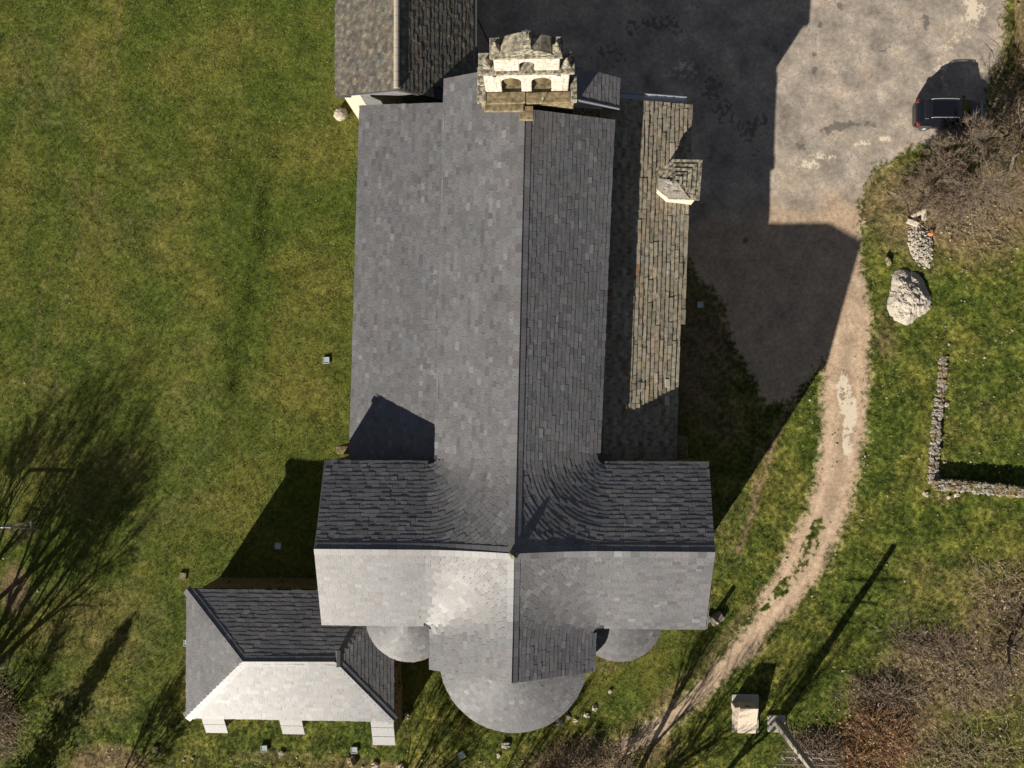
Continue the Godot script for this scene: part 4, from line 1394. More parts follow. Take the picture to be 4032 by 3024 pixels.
# ---------------------------------------------------------------- pole and meter box
func build_pole_and_box() -> void:
	var t := thing("utility_pole", "tapering grey concrete utility pole with insulator crossarms", "utility pole", Vector3(16.05, 0.02, 22.0))
	var pad := MB.new()
	pad.bevel_box(Transform3D(Basis(), Vector3(-0.1, 0.03, 0.05)), Vector3(1.15, 0.16, 1.12), 0.02)
	obj("base_slab", pad, M.concrete, t)
	var h := 6.1
	var b := MB.new()
	# rectangular shaft with a channel on the two wide faces
	var ring := func(y: float) -> Array:
		var f := y / h
		var wx := lerpf(0.26, 0.15, f)
		var wz := lerpf(0.19, 0.12, f)
		var ci := wx * 0.55
		return [Vector3(-wx, y, -wz), Vector3(-ci, y, -wz), Vector3(-ci, y, -wz * 0.45), Vector3(ci, y, -wz * 0.45), Vector3(ci, y, -wz), Vector3(wx, y, -wz), Vector3(wx, y, wz), Vector3(ci, y, wz), Vector3(ci, y, wz * 0.45), Vector3(-ci, y, wz * 0.45), Vector3(-ci, y, wz), Vector3(-wx, y, wz)]
	for k in 6:
		var r0: Array = ring.call(0.1 + (h - 0.1) * k / 6.0)
		var r1: Array = ring.call(0.1 + (h - 0.1) * (k + 1) / 6.0)
		for j in 12:
			var q := (j + 1) % 12
			b.quad(r0[q], r0[j], r1[j], r1[q])
	var tp: Array = ring.call(h)
	b.quad(tp[0], tp[11], tp[6], tp[5])
	obj("shaft", b, M.concrete, t)
	for k in 5: # webs across the channel
		var wb := MB.new()
		var y := 1.0 + k * 1.1
		wb.box(Transform3D(Basis(), Vector3(0, y, 0)), Vector3(0.2, 0.1, 0.26 - 0.03 * k))
		obj("web", wb, M.concrete, t)
	for e in [[3.5, 0.65, 0.05], [4.2, 1.25, 0.06], [5.0, 1.8, 0.07]]:
		var a := MB.new()
		a.bevel_box(Transform3D(Basis(), Vector3(0.05, e[0], 0.19)), Vector3(e[1] * 2, e[2], 0.07), 0.008)
		var arm := obj("crossarm", a, M.steel if e[0] < 4.5 else M.bark, t)
		for x in [-0.9, -0.35, 0.4, 0.92]:
			if e[0] > 4.5 or e[0] < 4.0: continue
			var ins := MB.new()
			var p := Vector3(0.05 + x * e[1], e[0] + 0.03, 0.19)
			ins.tube([p, p + Vector3(0, 0.06, 0), p + Vector3(0, 0.08, 0), p + Vector3(0, 0.14, 0), p + Vector3(0, 0.16, 0), p + Vector3(0, 0.22, 0)], [0.02, 0.02, 0.07, 0.05, 0.06, 0.02], 10)
			obj("insulator", ins, M.concrete, arm)
	for e in [[-0.9, 0.3], [-0.3, 0.1], [0.95, 0.6]]:
		var wr := MB.new()
		wr.tube([Vector3(e[0] * 1.25, 4.2, 0.22), Vector3(e[0] * 1.25 + e[1] * 0.3, 3.95, 0.6), Vector3(e[0] * 1.25 + e[1], 4.2, 2.2), Vector3(e[0] * 1.25 + e[1] * 2, 5.6, 8.0)], [0.012, 0.012, 0.012, 0.012], 5)
		obj("wire", wr, M.metal_dark, t)
	var pt := MB.new()
	pt.tube([Vector3(-0.5, 0.1, 0.1), Vector3(-0.5, 0.16, 0.1)], [0.1, 0.09], 12)
	pt.tube([Vector3(-0.5, 0.13, -0.06), Vector3(-0.2, 0.13, -0.06)], [0.03, 0.03], 8)
	obj("earth_clamp", pt, M.steel, t)
	# meter housing
	var m := thing("meter_box", "cream rendered meter housing with sloping top beside the utility pole", "utility box", Vector3(13.8, 0.0, 21.5))
	var plinth := MB.new()
	plinth.bevel_box(Transform3D(Basis(), Vector3(0.1, 0.05, -0.1)), Vector3(1.75, 0.1, 2.5), 0.02)
	obj("plinth", plinth, M.concrete, m)
	var body := MB.new()
	body.extrude(PackedVector2Array([Vector2(-0.9, 0.1), Vector2(0.9, 0.1), Vector2(0.9, 0.62), Vector2(-0.9, 1.2)]), -0.55, 0.55, Transform3D(Basis(Vector3(0, 0, 1), Vector3(0, 1, 0), Vector3(-1, 0, 0)), Vector3(0, 0, 0)))
	obj("housing", body, M.cream_render, m)
	var top := MB.new()
	var ang := atan2(0.58, 1.8)
	top.bevel_box(Transform3D(Basis(Vector3(1, 0, 0), ang), Vector3(0, 0.95, 0)), Vector3(1.2, 0.06, 2.0), 0.015)
	obj("sloping_lid", top, M.cream_render, m)
	var ve := MB.new()
	ve.bevel_box(Transform3D(Basis(), Vector3(0.02, 0.85, -0.9)), Vector3(0.34, 0.14, 0.04), 0.01)
	obj("vent", ve, M.metal_dark, m)
	for e in [[-0.68, 0.45, -0.62, 0.28, 0.9, 0.42], [-0.63, 0.4, -0.15, 0.2, 0.8, 0.45], [-0.6, 0.2, 0.5, 0.14, 0.3, 0.8]]:
		var sb := MB.new()
		sb.bevel_box(Transform3D(Basis(), Vector3(e[0], e[1], e[2])), Vector3(e[3], e[4], e[5]), 0.02)
		obj("side_box", sb, M.cream_render, m)

# ---------------------------------------------------------------- small things
func build_small_things() -> void:
	var glass := surf("lamp_glass", lin(0.3, 0.4, 0.41), 0.12, 0.7)
	var lab := ["square glass floodlight set in the lawn left of the aisle", "square glass floodlight in the transept shadow on the lawn", "square glass floodlight against the left wall of the sacristy", "square glass floodlight in the grass below the sacristy middle buttress", "square glass floodlight in the grass left of the sacristy right buttress foot", "tilted square glass floodlight in the grass below the main apse", "square glass floodlight in the shade right of the stone aisle"]
	var fp := [[-14.4, -2.2], [-17.7, 10.5], [-24.0, 17.2], [-18.6, 24.3], [-12.4, 24.3], [-5.1, 24.5], [11.0, -5.9]]
	for i in 7:
		var t := thing("floodlight", lab[i], "floodlight", Vector3(fp[i][0], 0.03, fp[i][1]), 0.5 if i == 5 else rng.randf_range(-0.1, 0.1), "floodlights sunk round the church")
		var b := MB.new()
		for s in [[0.2, 0, 0.05, 0.45], [-0.2, 0, 0.05, 0.45], [0, 0.2, 0.35, 0.05], [0, -0.2, 0.35, 0.05]]:
			b.bevel_box(Transform3D(Basis(), Vector3(s[0], 0.06, s[1])), Vector3(s[2], 0.12, s[3]), 0.01)
		obj("frame", b, M.concrete, t)
		var g := MB.new()
		g.bevel_box(Transform3D(Basis(), Vector3(0, 0.06, 0)), Vector3(0.35, 0.06, 0.35), 0.006)
		obj("glass", g, glass, t)
	var bo := rock("boulder", Vector3(-13.4, 0.28, -19.05), Vector3(1.0, 0.85, 1.05), M.pale_rock, null, 2)
	bo.mesh = rock_mesh(141, 0.8, 16, false)
	tag(bo, "single pale boulder on the lawn by the old house corner", "boulder")
	var sl := [[-24.3, 12.6, 0.45, "square brown paving slab in the lawn left of the sacristy"], [-26.2, 24.5, 0.4, "square stone slab in the grass at the sacristy lower left corner"], [-11.0, 23.9, 0.4, "square stone slab at the foot of the right sacristy buttress"], [7.2, 16.7, 0.4, "small brown stone slab beside the right apse"]]
	for e in sl:
		var b := MB.new()
		b.bevel_box(Transform3D(Basis(Vector3.UP, rng.randf_range(-0.3, 0.3)), Vector3(e[0], 0.05, e[1])), Vector3(e[2], 0.14, e[2]), 0.02)
		var o := obj("paving_slab", b, M.brown_stone)
		tag(o, e[3], "paving slab")
	# sand heap
	var f := FastNoiseLite.new()
	f.seed = 33; f.frequency = 0.9; f.fractal_octaves = 4
	var sp := MB.new()
	var nr := 40
	var na := 80
	var grid := []
	for i in nr + 1:
		var row := []
		for j in na:
			var a := TAU * j / na
			var rad := (1.0 + 0.08 * sin(a * 3 + 1) + 0.06 * sin(a * 5) + 0.07 * f.get_noise_2d(cos(a) * 6.0, sin(a) * 6.0)) * i / nr
			var x := cos(a) * 1.42 * rad
			var z := sin(a) * 1.85 * rad
			var hh := 0.66 * pow(maxf(1.0 - pow(float(i) / nr, 1.15), 0.0), 0.85)
			hh += f.get_noise_2d(x * 1.6, z * 1.6) * 0.2 * sin(PI * minf(1.0, float(i) / nr * 0.9 + 0.1)) + (absf(f.get_noise_2d(x * 4 + 9, z * 4)) * 0.09 + f.get_noise_2d(x * 9, z * 9) * 0.025) * (1.0 - 0.7 * float(i) / nr)
			row.append(Vector3(24.75 + x, maxf(hh, -0.05) if i < nr else -0.06, -6.35 + z))
		grid.append(row)
	for i in nr:
		for j in na:
			var k := (j + 1) % na
			if i == 0: sp.tri(grid[0][0], grid[1][k], grid[1][j])
			else: sp.quad(grid[i][j], grid[i][k], grid[i + 1][k], grid[i + 1][j])
	var so := obj("sand_heap", sp, M.sand)
	tag(so, "heap of pale grey sand on the grass beside the track", "sand heap")
	# rubble heap
	var rb := thing("rubble_heap", "spread heap of pale broken stone chips above the sand heap", "rubble heap", Vector3(25.5, 0, -9.8))
	var md := MB.new()
	for i in 6:
		for j in 20:
			var q := []
			for e in [[i, j], [i, j + 1], [i + 1, j + 1], [i + 1, j]]:
				var an: float = TAU * e[1] / 20.0
				var rr: float = e[0] / 6.0
				var zz := sin(an) * rr * 1.55
				q.append(Vector3(cos(an) * rr * 0.8 + 0.1 + zz * 0.22, 0.2 * (1.0 - rr * rr) - 0.02 + 0.04 * sin(e[1] * 2.1 + e[0]) * (1 - rr), zz))
			md.quad(q[0], q[1], q[2], q[3])
	obj("fine_rubble", md, M.sand, rb)
	for k in 240:
		var a := rng.randf() * TAU
		var d := sqrt(rng.randf())
		var p := Vector3(cos(a) * d * 0.8 + 0.1, 0, sin(a) * d * 1.55)
		p.x += p.z * 0.22
		p.y = 0.03 + 0.2 * (1 - d * d)
		var s := rng.randf_range(0.08, 0.19)
		rock("stone_chip", p, Vector3(s * rng.randf_range(0.8, 1.5), s * 0.8, s), M.pale_rock if rng.randf() < 0.7 else M.rock, rb)
	for e in [[25.35, -11.9, 0.9, 0.28, 0.5, "pale flat stone block leaning at the top of the rubble heap"], [25.0, -11.3, 0.75, 0.34, -0.4, "broad pale stone block at the upper left of the rubble heap"], [25.75, -11.85, 0.32, 0.8, 0.1, "narrow upright pale stone at the top of the rubble heap"]]:
		var b := MB.new()
		b.bevel_box(Transform3D(Basis.from_euler(Vector3(0.25, e[4], 0.2)), Vector3(e[0], 0.18, e[1])), Vector3(e[2], 0.22, e[3]), 0.04)
		var o := obj("stone_block", b, M.pale_rock)
		tag(o, e[5], "stone block")
	var bs := rock("red_stone", Vector3(26.2, 0.2, -10.6), Vector3(0.4, 0.35, 0.5), surf("brick_red", lin(0.4, 0.17, 0.09), 0.9, 0.3))
	tag(bs, "reddish brick lump on the right of the rubble heap", "brick")
	var lg := rock("log_stone", Vector3(23.4, 0.15, -8.75), Vector3(0.75, 0.35, 0.35), M.brown_stone)
	tag(lg, "brown stone lying in the grass between track and rubble heap", "stone")
	# loose stones
	var loose := [[1.5, 22.2, 0.65, "wide grey stone half under the main apse eave"], [2.1, 21.85, 0.42, "pale stone, first of the row beside the main apse"], [2.6, 22.05, 0.38, "pale stone, second of the row beside the main apse"], [3.35, 21.7, 0.5, "rounded pale stone, third of the row beside the main apse"], [3.9, 21.2, 0.55, "pale stone at the upper end of the row beside the main apse"], [-2.1, 23.8, 0.7, "large flat grey stone in the grass below the main apse"], [-2.6, 24.5, 0.4, "small pale stone below the large flat grey stone"], [4.9, 20.1, 0.35, "lone pointed stone in the grass right of the main apse"], [27.2, 0.8, 0.45, "pale stone block lying just inside the ruined wall"], [25.8, 6.75, 0.5, "pale stone outside the ruined wall corner"], [27.3, 6.95, 0.35, "small pale stone below the lower ruined wall"], [27.8, 6.8, 0.42, "pale stone below the lower ruined wall, nearer its dark gap"], [25.7, 15.9, 0.4, "pale stone at the edge of the brambles"], [31.0, 14.2, 0.6, "long pale stone among the brambles by the frame edge"], [-12.6, 25.0, 0.9, "flat brown stone slab in the earth below the sacristy"], [-11.0, 25.3, 0.6, "pale stone in the earth bank below the sacristy right buttress"], [-9.2, 25.5, 0.8, "pale stone at the right end of the earth bank"], [-17.4, 24.6, 0.5, "grey stone in the earth below the middle buttress"], [28.2, -17.0, 0.4, "pale stone under the tree beside the car"]]
	for e in loose:
		var o := rock("stone", Vector3(e[0], 0.07, e[1]), Vector3(e[2] * 0.95, e[2] * 0.42, e[2] * 0.8), M.pale_rock if e[3].contains("pale") or e[3].contains("rounded") or e[3].contains("pointed") else (M.brown_stone if e[3].contains("brown") else M.rock))
		tag(o, e[3], "stone")
	# pebbles scattered in the grass, too many and too small to count
	var pb := MultiMesh.new()
	pb.transform_format = MultiMesh.TRANSFORM_3D
	pb.mesh = rock_meshes[3]
	var zones := [[-39, -12, -29, 27, 50], [14, 34, 8, 27, 110], [23, 33, -12, 8, 110], [-30, 3, 24.3, 27, 170], [18, 22.2, -3, 9, 50], [-11.9, -11.3, -16, 4, 130]]
	var tr := []
	for z in zones:
		for k in z[4]:
			var s := rng.randf_range(0.03, 0.09) + 0.09 * pow(rng.randf(), 5.0)
			tr.append(Transform3D(Basis.from_euler(Vector3(0, rng.randf() * 6, 0)) * Basis.from_scale(Vector3(s * 1.3, s * 0.5, s)), Vector3(rng.randf_range(z[0], z[1]), 0.04, rng.randf_range(z[2], z[3]))))
	pb.instance_count = tr.size()
	for i in tr.size(): pb.set_instance_transform(i, tr[i])
	var pi := MultiMeshInstance3D.new()
	pi.name = "pebbles"
	pi.multimesh = pb
	pi.material_override = M.pale_rock
	add_child(pi)
	tag(pi, "pale pebbles and flakes scattered through the grass", "pebbles", "", "stuff")
	# stone marker beside the transept
	var mk := thing("stone_marker", "small carved stone marker standing beside the right transept corner", "stone marker", Vector3(12.0, 0, 15.1), 0.6)
	var b1 := MB.new()
	b1.bevel_box(Transform3D(Basis(), Vector3(0, 0.15, 0)), Vector3(0.95, 0.3, 0.6), 0.04)
	obj("base", b1, M.rock, mk)
	var b2 := MB.new()
	b2.tube([Vector3(-0.1, 0.3, -0.1), Vector3(-0.1, 0.5, -0.1), Vector3(-0.1, 0.62, -0.1), Vector3(-0.1, 1.0, -0.1), Vector3(-0.1, 1.08, -0.1)], [0.2, 0.17, 0.13, 0.15, 0.05], 10)
	obj("shaft", b2, M.rock, mk)
	var b3 := MB.new()
	b3.bevel_box(Transform3D(Basis(Vector3.UP, 0.3), Vector3(-0.45, 0.12, -0.3)), Vector3(0.4, 0.3, 0.4), 0.05)
	obj("foot_block", b3, M.rock, mk)
	# swing frame at the left edge
	var sw := thing("swing_frame", "metal swing frame at the left edge of the lawn", "swing", Vector3(-36.05, 0.02, 9.0))
	var bar := MB.new()
	bar.tube([Vector3(-1.6, 1.85, 0), Vector3(1.6, 1.85, 0)], [0.07, 0.07], 8)
	obj("top_bar", bar, M.zinc, sw)
	for s in [-1.0, 1.0]:
		for q in [-1.0, 1.0]:
			var l := MB.new()
			l.tube([Vector3(1.55 * s, 1.85, 0), Vector3(1.62 * s, 0.0, 0.55 * q)], [0.05, 0.05], 8)
			obj("leg", l, M.steel, sw)
		var cr := MB.new()
		cr.tube([Vector3(1.59 * s, 0.85, -0.3), Vector3(1.59 * s, 0.85, 0.3)], [0.08, 0.08], 8)
		obj("side_brace", cr, M.steel, sw)
	var yel := surf("yellow_paint", lin(0.3, 0.16, 0.05), 0.6, 0.5)
	for s in [0.75]:
		var st := MB.new()
		st.bevel_box(Transform3D(Basis(), Vector3(s, 0.5, 0.05)), Vector3(0.5, 0.05, 0.2), 0.015)
		var seat := obj("swing_seat", st, yel, sw)
		for q in [-0.22, 0.22]:
			var cn := MB.new()
			cn.tube([Vector3(s + q, 0.52, 0.05), Vector3(s + q, 1.83, 0)], [0.012, 0.012], 5)
			obj("chain", cn, M.steel, seat)

# ---------------------------------------------------------------- ruined wall
func build_ruined_wall() -> void:
	var ru := thing("ruined_wall", "low L-shaped ruined drystone wall on the grass at right", "ruined wall", Vector3.ZERO)
	var run := func(pts: Array, hgts: Array, width: float):
		for i in pts.size() - 1:
			var a: Vector3 = pts[i]
			var b: Vector3 = pts[i + 1]
			var len_ := a.distance_to(b)
			var d := (b - a) / len_
			var sdv := Vector3(-d.z, 0, d.x)
			var core := MB.new()
			var h0: float = hgts[i]
			var h1: float = hgts[i + 1]
			var mid := (a + b) / 2
			core.col = Color(0.85, 0.82, 0.8)
			core.box(Transform3D(Basis(d, Vector3.UP, sdv), mid + Vector3(0, minf(h0, h1) / 2 - 0.08, 0)), Vector3(len_, maxf(minf(h0, h1) + 0.06, 0.1), width * 0.92))
			obj("core", core, M.rubble_wall, ru)
			var x := 0.0
			while x < len_:
				var h := lerpf(h0, h1, x / len_)
				var n := 2 if width < 0.5 else 3
				for k in n:
					var s := rng.randf_range(0.32, 0.46)
					var off := (float(k) / (n - 1) - 0.5) * width * 0.75
					rock("stone", a + d * (x + rng.randf_range(0, 0.1)) + sdv * off + Vector3(0, h - 0.12 + rng.randf_range(-0.03, 0.03), 0), Vector3(s * 1.35, rng.randf_range(0.22, 0.3), s), M.rock if rng.randf() < 0.6 else M.brown_stone, ru)
				for lv in int(h / 0.28):
					for sg in [-1.0, 1.0]:
						rock("stone", a + d * (x + rng.randf_range(0, 0.15)) + sdv * sg * width * 0.42 + Vector3(0, 0.12 + lv * 0.28, 0), Vector3(rng.randf_range(0.3, 0.45), 0.3, 0.25), M.rock, ru)
				x += rng.randf_range(0.24, 0.36)
	run.call([Vector3(26.2, 0, 6.05), Vector3(27.6, 0, 6.1), Vector3(30.0, 0, 6.35), Vector3(34.0, 0, 6.8)], [0.62, 0.66, 0.66, 0.66], 0.52)
	run.call([Vector3(26.2, 0, 5.9), Vector3(26.45, 0, 2.6), Vector3(26.75, 0, 0.4)], [0.34, 0.26, 0.14], 0.4)
	run.call([Vector3(26.85, 0, 0.2), Vector3(27.05, 0, -2.3)], [0.14, 0.1], 0.34)
	# roadside wall at the upper right corner
	var rw := thing("roadside_wall", "overgrown rough stone wall along the upper right frame edge", "stone wall", Vector3.ZERO)
	var core := MB.new()
	core.box(Transform3D(Basis(), Vector3(32.4, 0.35, -24.6)), Vector3(1.1, 0.7, 7.0))
	core.box(Transform3D(Basis(Vector3.UP, -0.05), Vector3(32.6, 0.3, -16.9)), Vector3(1.2, 0.6, 6.4))
	obj("core", core, M.rubble_wall, rw)
	for k in 150:
		var z := rng.randf_range(-28, -13.8)
		if z > -21.1 and z < -20.1: continue
		rock("stone", Vector3(31.95 + rng.randf_range(-0.12, 1.0) + (0.15 if z > -20 else 0.0), rng.randf_range(0.45, 0.72), z), Vector3(rng.randf_range(0.25, 0.55), 0.3, rng.randf_range(0.25, 0.5)), M.rock if rng.randf() < 0.5 else M.brown_stone, rw)

# ---------------------------------------------------------------- trees and shrubs
func grow(bs: Array, p: Vector3, dir: Vector3, len_: float, r: float, level: int, maxl: int, spread: float, up: float) -> void:
	var segs := 4 if level < 2 else 3
	var pts := [p]
	var rad := [r]
	var d := dir
	var q := p
	var end_r := r * (0.62 if level < maxl else 0.35)
	for i in segs:
		d = (d + Vector3(rng.randf_range(-1, 1), rng.randf_range(-1, 1) + up, rng.randf_range(-1, 1)) * 0.16).normalized()
		q += d * (len_ / segs)
		if q.y < 0.05: q.y = 0.05
		pts.append(q)
		rad.append(lerpf(r, end_r, float(i + 1) / segs))
	var which := 0 if level == 0 else (1 if level < maxl - 1 else 2)
	(bs[which] as MB).tube(pts, rad, 8 if level == 0 else (5 if level < maxl - 1 else 3), level == 0)
	if level >= maxl: return
	var kids := rng.randi_range(3, 4) if level < maxl - 1 else rng.randi_range(3, 5)
	for k in kids:
		var f := rng.randf_range(0.45, 1.0)
		if k == 0: f = 1.0
		var at: Vector3 = pts[clampi(int(round(f * segs)), 1, segs)]
		var ax := d.cross(Vector3(rng.randf_range(-1, 1), rng.randf_range(-1, 1), rng.randf_range(-1, 1))).normalized()
		if ax.length() < 0.5: ax = Vector3(1, 0, 0)
		var nd := d.rotated(ax, rng.randf_range(0.25, 1.0) * spread * (0.4 if k == 0 else 1.0)).normalized()
		grow(bs, at, nd, len_ * rng.randf_range(0.58, 0.84), maxf(end_r * rng.randf_range(0.6, 0.9), 0.011), level + 1, maxl, spread, up)

func bare_tree(label: String, at: Vector3, stems: int, len_: float, r: float, maxl: int, spread: float, up: float, lean: Vector3, sd: int, group := "", called := "bare_tree", tw: Material = null) -> Node3D:
	rng.seed = sd
	var t := thing(called, label, "tree" if called == "bare_tree" else "shrub", at, 0.0, group)
	var bs := [MB.new(), MB.new(), MB.new()]
	for k in stems:
		var a := TAU * (k + rng.randf() * 0.5) / stems
		var d := (Vector3(cos(a), 0, sin(a)) * (0.12 if stems == 1 else 0.55) + Vector3.UP + lean).normalized()
		grow(bs, Vector3(cos(a), 0, sin(a)) * (0.0 if stems == 1 else 0.15) - Vector3(0, 0.1, 0), d, len_ * rng.randf_range(0.85, 1.1), r, 0, maxl, spread, up)
	obj("trunk", bs[0], M.bark, t)
	if bs[1].v.size(): obj("branches", bs[1], M.bark, t)
	obj("twigs", bs[2], tw if tw else M.twig, t)
	return t

func tangle(called: String, label: String, at: Vector3, rx: float, rz: float, h: float, n: int, m: Material, sd: int, group: String) -> void:
	rng.seed = sd
	var t := thing(called, label, "shrub", at, 0.0, group)
	var b := MB.new()
	var lf := MB.new()
	for k in n:
		var a := rng.randf() * TAU
		var d := pow(rng.randf(), 0.75) * (1.0 + 0.3 * sin(a * 3 + sd) + 0.2 * sin(a * 7 + sd * 2.0))
		if rng.randf() < 0.12: d *= 1.35
		var p := Vector3(cos(a) * d * rx, 0, sin(a) * d * rz)
		var hh := h * maxf(1.0 - 0.6 * d * d, 0.25) * rng.randf_range(0.5, 1.1)
		var a2 := rng.randf() * TAU
		var l := rng.randf_range(0.3, 1.0)
		var v := rng.randf_range(0.55, 1.3)
		b.col = Color(v, v * rng.randf_range(0.9, 1.05), v * rng.randf_range(0.85, 1.1))
		var q := p + Vector3(cos(a2) * l * 0.6, hh, sin(a2) * l * 0.6)
		var e := q + Vector3(cos(a2 + rng.randf_range(-0.6, 0.6)) * l, rng.randf_range(-0.25, 0.05), sin(a2 + rng.randf_range(-0.6, 0.6)) * l)
		b.tube([p, q, e], [0.014, 0.011, 0.005], 3, false)
		for i in (2 if called == "bracken_clump" else 1):
			var c := q.lerp(e, rng.randf()) + Vector3(rng.randf_range(-0.1, 0.1), rng.randf_range(-0.1, 0.04), rng.randf_range(-0.1, 0.1))
			var s := rng.randf_range(0.04, 0.11)
			var u := Vector3(rng.randf_range(-1, 1), rng.randf_range(-0.5, 0.5), rng.randf_range(-1, 1)).normalized() * s
			var w := u.cross(Vector3(rng.randf_range(-1, 1), 1, rng.randf_range(-1, 1))).normalized() * s * 0.45
			lf.col = b.col
			lf.quad(c - u, c + w, c + u, c - w)
	obj("stems", b, m, t)
	obj("leaves", lf, m, t)

func build_trees() -> void:
	var tr := "bare trees round the church"
	bare_tree("wide bare tree spreading over the parked car", Vector3(28.0, 0, -14.0), 5, 1.75, 0.11, 6, 1.0, 0.08, Vector3(-0.05, 0, -0.1), 301, tr)
	bare_tree("low spreading bare tree between the square and the rubble heap", Vector3(25.9, 0, -13.2), 6, 1.15, 0.06, 5, 1.0, 0.05, Vector3.ZERO, 315, tr)
	bare_tree("slim bare tree at the upper right beyond the car", Vector3(31.6, 0, -14.6), 2, 1.7, 0.14, 5, 0.8, 0.15, Vector3(0, 0, 0), 302, tr)
	bare_tree("bare grey tree at the lower right frame edge", Vector3(31.2, 0, 16.8), 3, 1.6, 0.1, 5, 1.0, 0.1, Vector3(-0.1, 0, 0), 303, tr)
	bare_tree("tall bare tree standing beyond the lower left edge", Vector3(-38.6, 0, 19.6), 4, 3.0, 0.22, 6, 0.75, 0.16, Vector3(0.05, 0, 0), 304, tr)
	bare_tree("bare tree beyond the left edge below the swing", Vector3(-39.6, 0, 16.0), 3, 2.8, 0.19, 6, 0.8, 0.16, Vector3.ZERO, 305, tr)
	bare_tree("low bare tree at the lower left corner", Vector3(-37.2, 0, 22.6), 4, 1.5, 0.07, 5, 0.9, 0.12, Vector3(-0.2, 0, 0), 306, tr)
	bare_tree("bare many-stemmed shrub below the sacristy left end", Vector3(-28.6, 0, 27.0), 5, 1.2, 0.05, 5, 0.6, 0.25, Vector3.ZERO, 307, tr)
	bare_tree("bare forked tree beyond the lower edge right of the apse", Vector3(6.0, 0, 27.6), 2, 2.7, 0.24, 5, 0.65, 0.25, Vector3.ZERO, 308, tr)
	bare_tree("single bare trunk beyond the lower edge by the meter box", Vector3(9.6, 0, 28.4), 1, 3.0, 0.2, 5, 0.6, 0.3, Vector3.ZERO, 309, tr)
	bare_tree("bare thin-stemmed tree below the gap between sacristy and apse", Vector3(-9.6, 0, 28.2), 6, 1.9, 0.06, 5, 0.5, 0.3, Vector3.ZERO, 310, tr)
	bare_tree("bare thin tree beyond the lower edge below the main apse", Vector3(-3.4, 0, 28.8), 4, 1.8, 0.06, 5, 0.55, 0.3, Vector3.ZERO, 311, tr)
	bare_tree("bare bush at the lower edge beside the track", Vector3(5.6, 0, 25.3), 6, 0.7, 0.025, 4, 0.9, 0.1, Vector3.ZERO, 312, tr, "bare_shrub")
	bare_tree("bare bush at the lower edge left of the track end", Vector3(2.2, 0, 25.6), 6, 0.75, 0.025, 4, 0.9, 0.1, Vector3.ZERO, 313, tr, "bare_shrub")
	bare_tree("bare bush at the lower edge right of the track", Vector3(8.4, 0, 25.8), 5, 0.6, 0.025, 4, 0.9, 0.1, Vector3.ZERO, 314, tr, "bare_shrub")
	var br := surf("bracken", lin(0.27, 0.17, 0.095), 0.9, 0.2)
	var bm := surf("bramble", lin(0.22, 0.17, 0.125), 0.9, 0.2)
	var bg := surf("dry_weed", lin(0.31, 0.25, 0.165), 0.9, 0.2)
	var sg := "dead bracken and bramble thickets"
	tangle("bracken_clump", "rusty orange dead bracken clump right of the utility pole", Vector3(22.7, 0, 22.5), 2.1, 1.9, 0.7, 1300, br, 401, sg)
	tangle("bracken_clump", "small rusty bracken clump at the lower edge below the larger one", Vector3(21.6, 0, 24.3), 1.8, 1.1, 0.6, 700, br, 402, sg)
	tangle("bramble_thicket", "dark brown bramble thicket above the orange bracken", Vector3(23.0, 0, 19.9), 2.6, 0.95, 0.55, 600, bm, 403, sg)
	tangle("bramble_thicket", "dark brown bramble thicket at the foot of the utility pole", Vector3(18.6, 0, 24.0), 1.9, 1.2, 0.6, 800, bm, 404, sg)
	tangle("bramble_thicket", "long grey brown bramble strip beside the lower right grass", Vector3(26.4, 0, 16.6), 3.2, 1.0, 0.35, 450, bm, 405, sg)
	tangle("bramble_thicket", "thin grey brown bramble patch at the lower right", Vector3(28.4, 0, 19.0), 4.2, 2.6, 0.3, 750, bg, 406, sg)
	tangle("bramble_thicket", "dry pale weeds at the right frame edge above the bare grey tree", Vector3(31.2, 0, 14.0), 2.4, 2.6, 0.3, 450, bg, 411, sg)
	tangle("bramble_thicket", "dry weeds between the orange bracken and the lower right corner", Vector3(28.0, 0, 24.0), 4.2, 2.0, 0.3, 450, bg, 412, sg)
	tangle("bramble_thicket", "dry weeds under the wide bare tree", Vector3(28.3, 0, -12.2), 3.6, 2.6, 0.3, 600, bg, 407, sg)
	tangle("bramble_thicket", "dry brown weeds at the end of the track by the lower edge", Vector3(3.2, 0, 24.9), 3.6, 1.2, 0.3, 900, bg, 408, sg)
	tangle("bramble_thicket", "brown bramble strip in the lower left corner", Vector3(-37.5, 0, 22.6), 1.6, 3.0, 0.5, 700, bg, 409, sg)
	tangle("bramble_thicket", "dry weeds against the roadside wall", Vector3(31.4, 0, -18.4), 0.9, 3.0, 0.35, 500, bg, 410, sg)
	# dark evergreen outside the frame whose long shadow lies on the lower left lawn
	rng.seed = 500
	var ev := thing("evergreen_tree", "dense dark evergreen beyond the lower left corner", "tree", Vector3(-36.4, 0, 28.6))
	var tk := MB.new()
	tk.tube([Vector3(0, -0.1, 0), Vector3(0.05, 3, 0), Vector3(0, 7.3, 0)], [0.2, 0.14, 0.03], 8)
	obj("trunk", tk, M.bark, ev)
	var cw := MB.new()
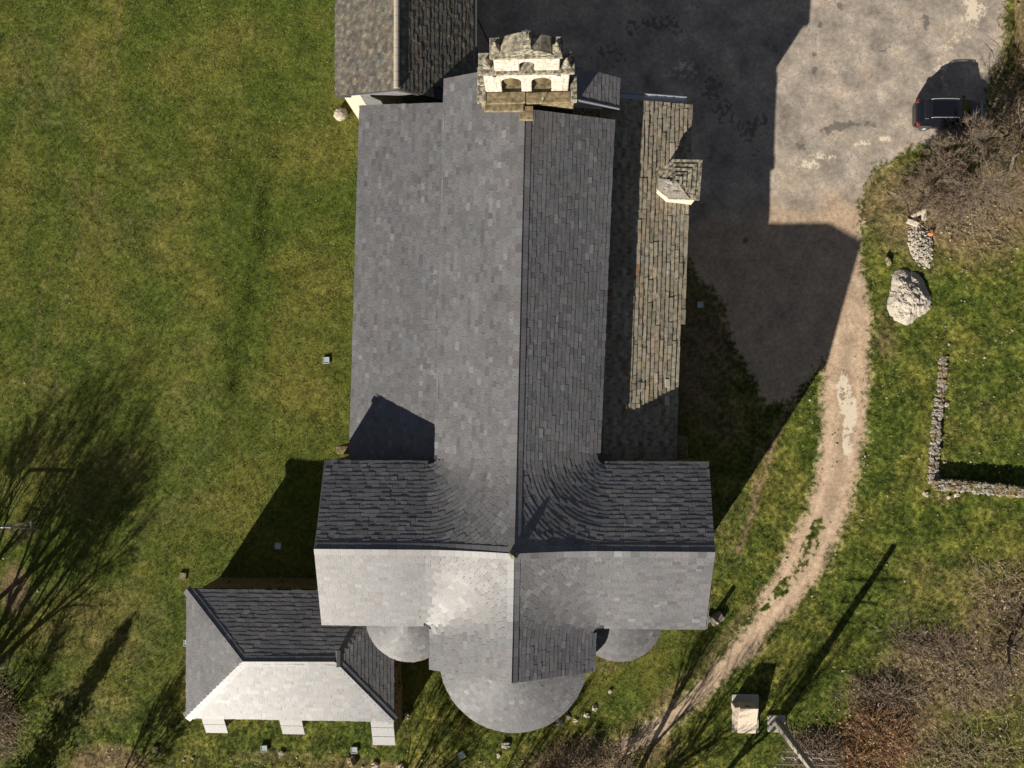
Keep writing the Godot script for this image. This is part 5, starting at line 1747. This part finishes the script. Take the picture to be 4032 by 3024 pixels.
	for k in 3600:
		var y := 0.4 + 6.2 * pow(rng.randf(), 1.3)
		var rmax := 2.3 * pow(1.0 - y / 7.4, 0.7) * (0.75 + 0.35 * sin(y * 4.1) * sin(y * 1.7 + 1.0))
		var a := rng.randf() * TAU
		var r := rmax * sqrt(rng.randf()) * (0.8 + 0.25 * sin(a * 5 + y * 2))
		var c := Vector3(cos(a) * r, y, sin(a) * r)
		var u := Vector3(rng.randf_range(-1, 1), rng.randf_range(-0.3, 1), rng.randf_range(-1, 1)).normalized() * 0.13
		var w := u.cross(Vector3(rng.randf_range(-1, 1), rng.randf_range(-1, 1), rng.randf_range(-1, 1))).normalized() * 0.06
		cw.quad(c - u, c + w, c + u, c - w)
	obj("crown", cw, surf("evergreen", lin(0.045, 0.07, 0.03), 0.8, 0.3), ev)

# ---------------------------------------------------------------- grass
func build_grass() -> void:
	rng.seed = 900
	var b := MB.new()
	for k in 9:
		var a := rng.randf() * TAU
		var r := rng.randf_range(0.0, 0.07)
		var p := Vector3(cos(a) * r, -0.03, sin(a) * r)
		var lean := Vector3(cos(a + rng.randf_range(-1, 1)), 0, sin(a + rng.randf_range(-1, 1))) * rng.randf_range(0.02, 0.08)
		var h := rng.randf_range(0.05, 0.1)
		var w := Vector3(-sin(a), 0, cos(a)) * 0.012
		var v := rng.randf_range(0.75, 1.25)
		b.col = Color(v, v, v)
		b.tri(p - w, p + w, p + lean + Vector3(0, h, 0))
	var m := StandardMaterial3D.new()
	m.resource_name = "grass_blades"
	m.vertex_color_use_as_albedo = true
	m.roughness = 0.8
	m.metallic_specular = 0.25
	m.cull_mode = BaseMaterial3D.CULL_DISABLED
	m.backlight_enabled = true
	m.backlight = Color(0.12, 0.14, 0.03)
	var tr: Array[Transform3D] = []
	var cl := PackedColorArray()
	var md := map_img.get_data()
	for k in 230000:
		var x := rng.randf_range(-39.5, 35.0)
		var z := rng.randf_range(-29.5, 28.5)
		var px := clampi(int((x - GX) * 20.0), 0, TW - 1)
		var pz := clampi(int((z - GZ) * 20.0), 0, TH - 1)
		var id := pz * TW + px
		if rng.randf() * 255.0 > grass_map[id]: continue
		if x > -11.0 and x < 8.0 and z > -30.0 and z < 13.0: continue
		if x > -21.6 and x < -9.2 and z > 12.9 and z < 20.0: continue
		var y := height_at(x, z, 0.0)
		var s := rng.randf_range(0.6, 1.35)
		tr.append(Transform3D(Basis(Vector3.UP, rng.randf() * TAU) * Basis.from_scale(Vector3(s * 1.3, s, s * 1.3)), Vector3(x, y, z)))
		var c := Color8(md[id * 3], md[id * 3 + 1], md[id * 3 + 2]).srgb_to_linear()
		var f := rng.randf_range(0.7, 1.75)
		var st := rng.randf()
		if st < 0.06: c = Color(0.26, 0.22, 0.11)
		cl.append(Color(c.r * f, c.g * f * 1.03, c.b * f))
	var mm := MultiMesh.new()
	mm.transform_format = MultiMesh.TRANSFORM_3D
	mm.use_colors = true
	mm.mesh = b.mesh(m)
	mm.instance_count = tr.size()
	for i in tr.size():
		mm.set_instance_transform(i, tr[i])
		mm.set_instance_color(i, cl[i])
	var o := MultiMeshInstance3D.new()
	o.name = "grass"
	o.multimesh = mm
	add_child(o)
	tag(o, "short green and straw coloured grass of the lawns", "grass", "", "stuff")
